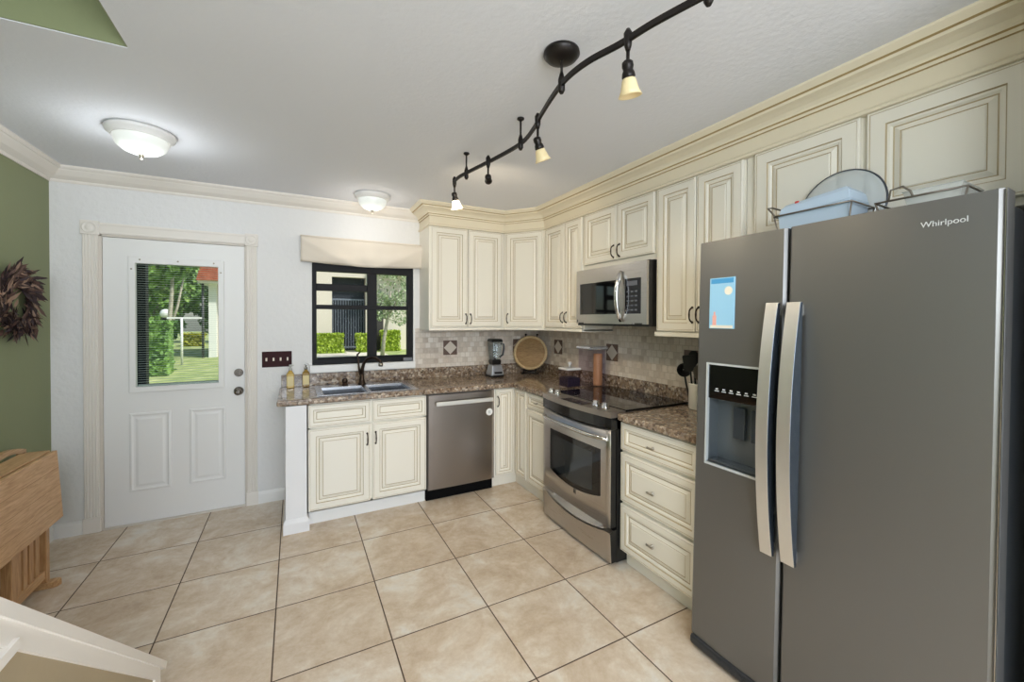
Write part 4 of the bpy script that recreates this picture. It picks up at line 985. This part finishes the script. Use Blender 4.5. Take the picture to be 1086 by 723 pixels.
def hedge(x0, x1, y0, y1, h, mt, n, size, label, seed, group='hedges outside'):
    c = thing('hedge', ((x0+x1)/2, (y0+y1)/2, -.1), label, 'hedge', group)
    m = MB().box(x0+.08, x1-.08, y0+.08, y1-.08, -.1, h-.1); leaves(m, boxf(x0, x1, y0, y1, -.08, h), n, size, seed); m.build('foliage', mt, c)
def tree(x, y, h, trunk, blobs, mt, n, size, label, seed):
    c = thing('tree', (x, y, -.1), label, 'tree', 'trees outside')
    m = MB()
    for pts, r in trunk: m.tube(pts, r, seg=8)
    m.build('trunk', bark, c)
    m = MB()
    for i, b in enumerate(blobs): leaves(m, ell(*b), n, size, seed*17+i)
    m.build('crown', mt, c)
hedge(1.18, 3.38, 17.0, 17.8, .80, leaf_bright, 2600, .07, 'bright green clipped hedge beyond the window, nearest the pale house wall', 1)
hedge(3.93, 4.53, 17.0, 17.8, .78, leaf_bright, 900, .07, 'bright green shrub beside the dark gate seen through the window', 2)
hedge(5.10, 6.01, 17.0, 17.8, .92, leaf_bright, 1500, .07, 'bright green hedge behind the slender tree trunk', 3)
tree(4.45, 13.0, 4, [([(4.38, 13, -.1), (4.46, 13, .7), (4.60, 13, 1.5), (4.72, 13, 2.6)], [.09, .07, .06, .04]), ([(4.58, 13, 1.4), (4.4, 13, 2.1), (4.3, 13.1, 2.9)], [.045, .035, .02]), ([(4.6, 13, 1.5), (4.95, 13, 2.2), (5.1, 13, 2.8)], [.045, .03, .02])],
     [(4.65, 13, 2.85, .85, .7, .8), (5.05, 13, 1.9, .5, .5, .7), (4.30, 13.1, 2.0, .45, .5, .6), (4.7, 13, 3.6, .9, .7, .5)], leaf_grey, 620, .06, 'slender tree with fine grey-green leaves outside the window', 5)
# neighbouring house across the lawn
c = thing('house', (5, 18, -.1), 'pale stucco house with a dark screened entry beyond the window', 'house')
MB().grid([.6, 2.93, 4.50, 9.5], [-.1, 3.55, 4.4], 18, 18.4, 0, lambda i, j: i == 1 and j == 0, 'acb').build('wall', stucco, c)
MB().box(2.7, 4.7, 18.5, 18.6, -.1, 3.7).build('entry_screen', dark_screen, c)
m = MB()
for k in range(13): m.box(2.98+k*.12, 3.01+k*.12, 18.30, 18.33, 0, 2.45)
m.box(2.93, 4.5, 18.29, 18.34, 2.42, 2.50); m.box(2.93, 4.5, 18.29, 18.34, .05, .12)
m.build('entry_gate', mat('grey_gate_bars', (118, 124, 138), .5), c)
MB().box(4.85, 5.35, 17.96, 18.0, -.1, 2.3).build('window', mat('dark_window', (70, 66, 66), .2), c)
MB().prism([(16.9, 4.0), (16.9, 4.15), (18.6, 4.9), (22, 5.6), (22, 4.3), (18.4, 4.3)], 4.9, 11, 'x').build('roof', mat('grey_roof', (120, 112, 106), .7), c)
struct('path', MB().box(3.45, 4.02, 16.4, 18.0, -.1, -.085).box(0.5, 5.0, 14.9, 16.45, -.1, -.084), path_m)
# view through the entry door
hedge(-2.9, -1.74, 10.6, 11.6, 1.40, leaf_mid, 2000, .07, 'tall clipped green hedge beyond the door glass, in front of the trees', 7)
hedge(-4.35, -3.35, 25.6, 26.6, .62, leaf_yellow, 900, .10, 'low yellow-green hedge at the foot of the white column', 8)
c = thing('clothesline_post', (-2.07, 13.8, -.1), 'white T-shaped post standing on the lawn beyond the door', 'post')
MB().tube([(-2.07, 13.8, -.1), (-2.07, 13.8, 1.50)], .035).build('post', white_out, c); MB().box(-2.464, -1.517, 13.78, 13.84, 1.47, 1.53).build('crossbar', white_out, c)
c = thing('globe_lamp', (-3.3, 17.5, -.1), 'white globe lamp on a dark post among the trees beyond the door', 'lamp post')
MB().tube([(-3.3, 17.5, -.1), (-3.3, 17.5, 1.45)], .04).lathe((-3.3, 17.5, 1.42), [(.12, 0), (.14, .06), (.08, .10)]).build('post', black, c)
MB().lathe((-3.3, 17.5, 1.50), [(.05, 0), (.15, .06), (.19, .18), (.15, .31), (.03, .37)], seg=20).build('globe', white_pl, c)
tr = random.Random(9)
specs = [(-7.4, 24, leaf_dark, 5.0), (-4.7, 20.5, leaf_mid, 5.0), (-2.6, 15.1, leaf_mid, 4.9), (-12.5, 34, leaf_mid, 6.5), (-7.2, 33, leaf_dark, 7), (-2.9, 29.5, leaf_dark, 5.5), (-11.0, 28, leaf_dark, 5.5)]
names = ['dark green tree in the middle of the grove beyond the door', 'tall leafy tree behind the globe lamp beyond the door', 'light green tree with pale forked trunk beyond the T post', 'bushy tree at the back of the grove beyond the door', 'tall dark tree furthest behind the grove', 'dark tree beside the red roofed building', 'dark tree at the outer end of the grove']
for i, (x, y, mt, h) in enumerate(specs):
    tk = [([(x, y, -.1), (x+.1, y, 1.2), (x+.05, y, 2.6), (x+.3, y, h-1)], [.16, .13, .10, .05]), ([(x+.08, y, 1.0), (x+.5, y, 2.2), (x+.9, y, 3.4)], [.09, .06, .03])]
    bl = [(x, y, h*.72, 1.7, 1.4, h*.30), (x-.8, y+.3, h*.50, 1.3, 1.2, h*.22), (x+.8, y+.2, h*.55, 1.3, 1.2, h*.24)]
    if i == 2: tk = [([(x-.08, y, -.1), (x-.08, y, 1.2), (x, y, 2.4), (x+.05, y, 3.9)], [.09, .075, .06, .04]), ([(x-.06, y, 1.1), (x+.16, y, 1.9), (x+.42, y, 3.4)], [.05, .04, .02])]; bl = [(x, y, 3.8, .9, .8, .85), (x-.7, y, 3.2, .6, .6, .5)]
    else: bl += [(x, y+.4, h*.26, 1.4, 1.2, h*.22)]
    tree(x, y, h, tk, bl, mt, 1100, .16, names[i], 30+i)
c = thing('house', (-1.0, 17, -.1), 'pale house corner with red tiled roof and white column beyond the door', 'house')
MB().box(-1.62, .4, 17.0, 20, -.1, 2.95).build('wall', stucco, c)
MB().box(-1.76, -1.50, 16.7, 16.95, -.1, 2.9).build('column', white_out, c)
MB().box(-2.05, .4, 16.3, 20.2, 2.90, 3.0).build('fascia', white_out, c)
MB().prism([(-2.08, 3.0), (.5, 3.0), (.5, 4.4), (-1.75, 4.4)], 16.2, 20.3, 'y').build('roof', roof_tile, c)
MB().tube([(-1.93, 16.6, 2.9), (-1.93, 16.6, -.1)], .045).build('downpipe', mat('dark_downpipe', (70, 70, 72), .5), c)
# dark porch screen frame just outside the door
c = thing('porch_screen', (.3, .7, -.1), 'dark porch screen frame just outside the entry door', 'screen frame')
MB().box(.085, .235, .62, .70, -.1, 2.5).build('upright', dark_frame, c)
MB().box(.235, 1.05, .64, .68, .86, .92).build('rail', dark_frame, c)
MB().box(.98, 1.05, .62, .70, -.1, 2.5).build('upright', dark_frame, c)
MB().box(.085, 1.05, .62, .70, 2.5, 2.56).build('rail', dark_frame, c)
for o in SC.objects:
    if '_o' in o.keys(): del o['_o']
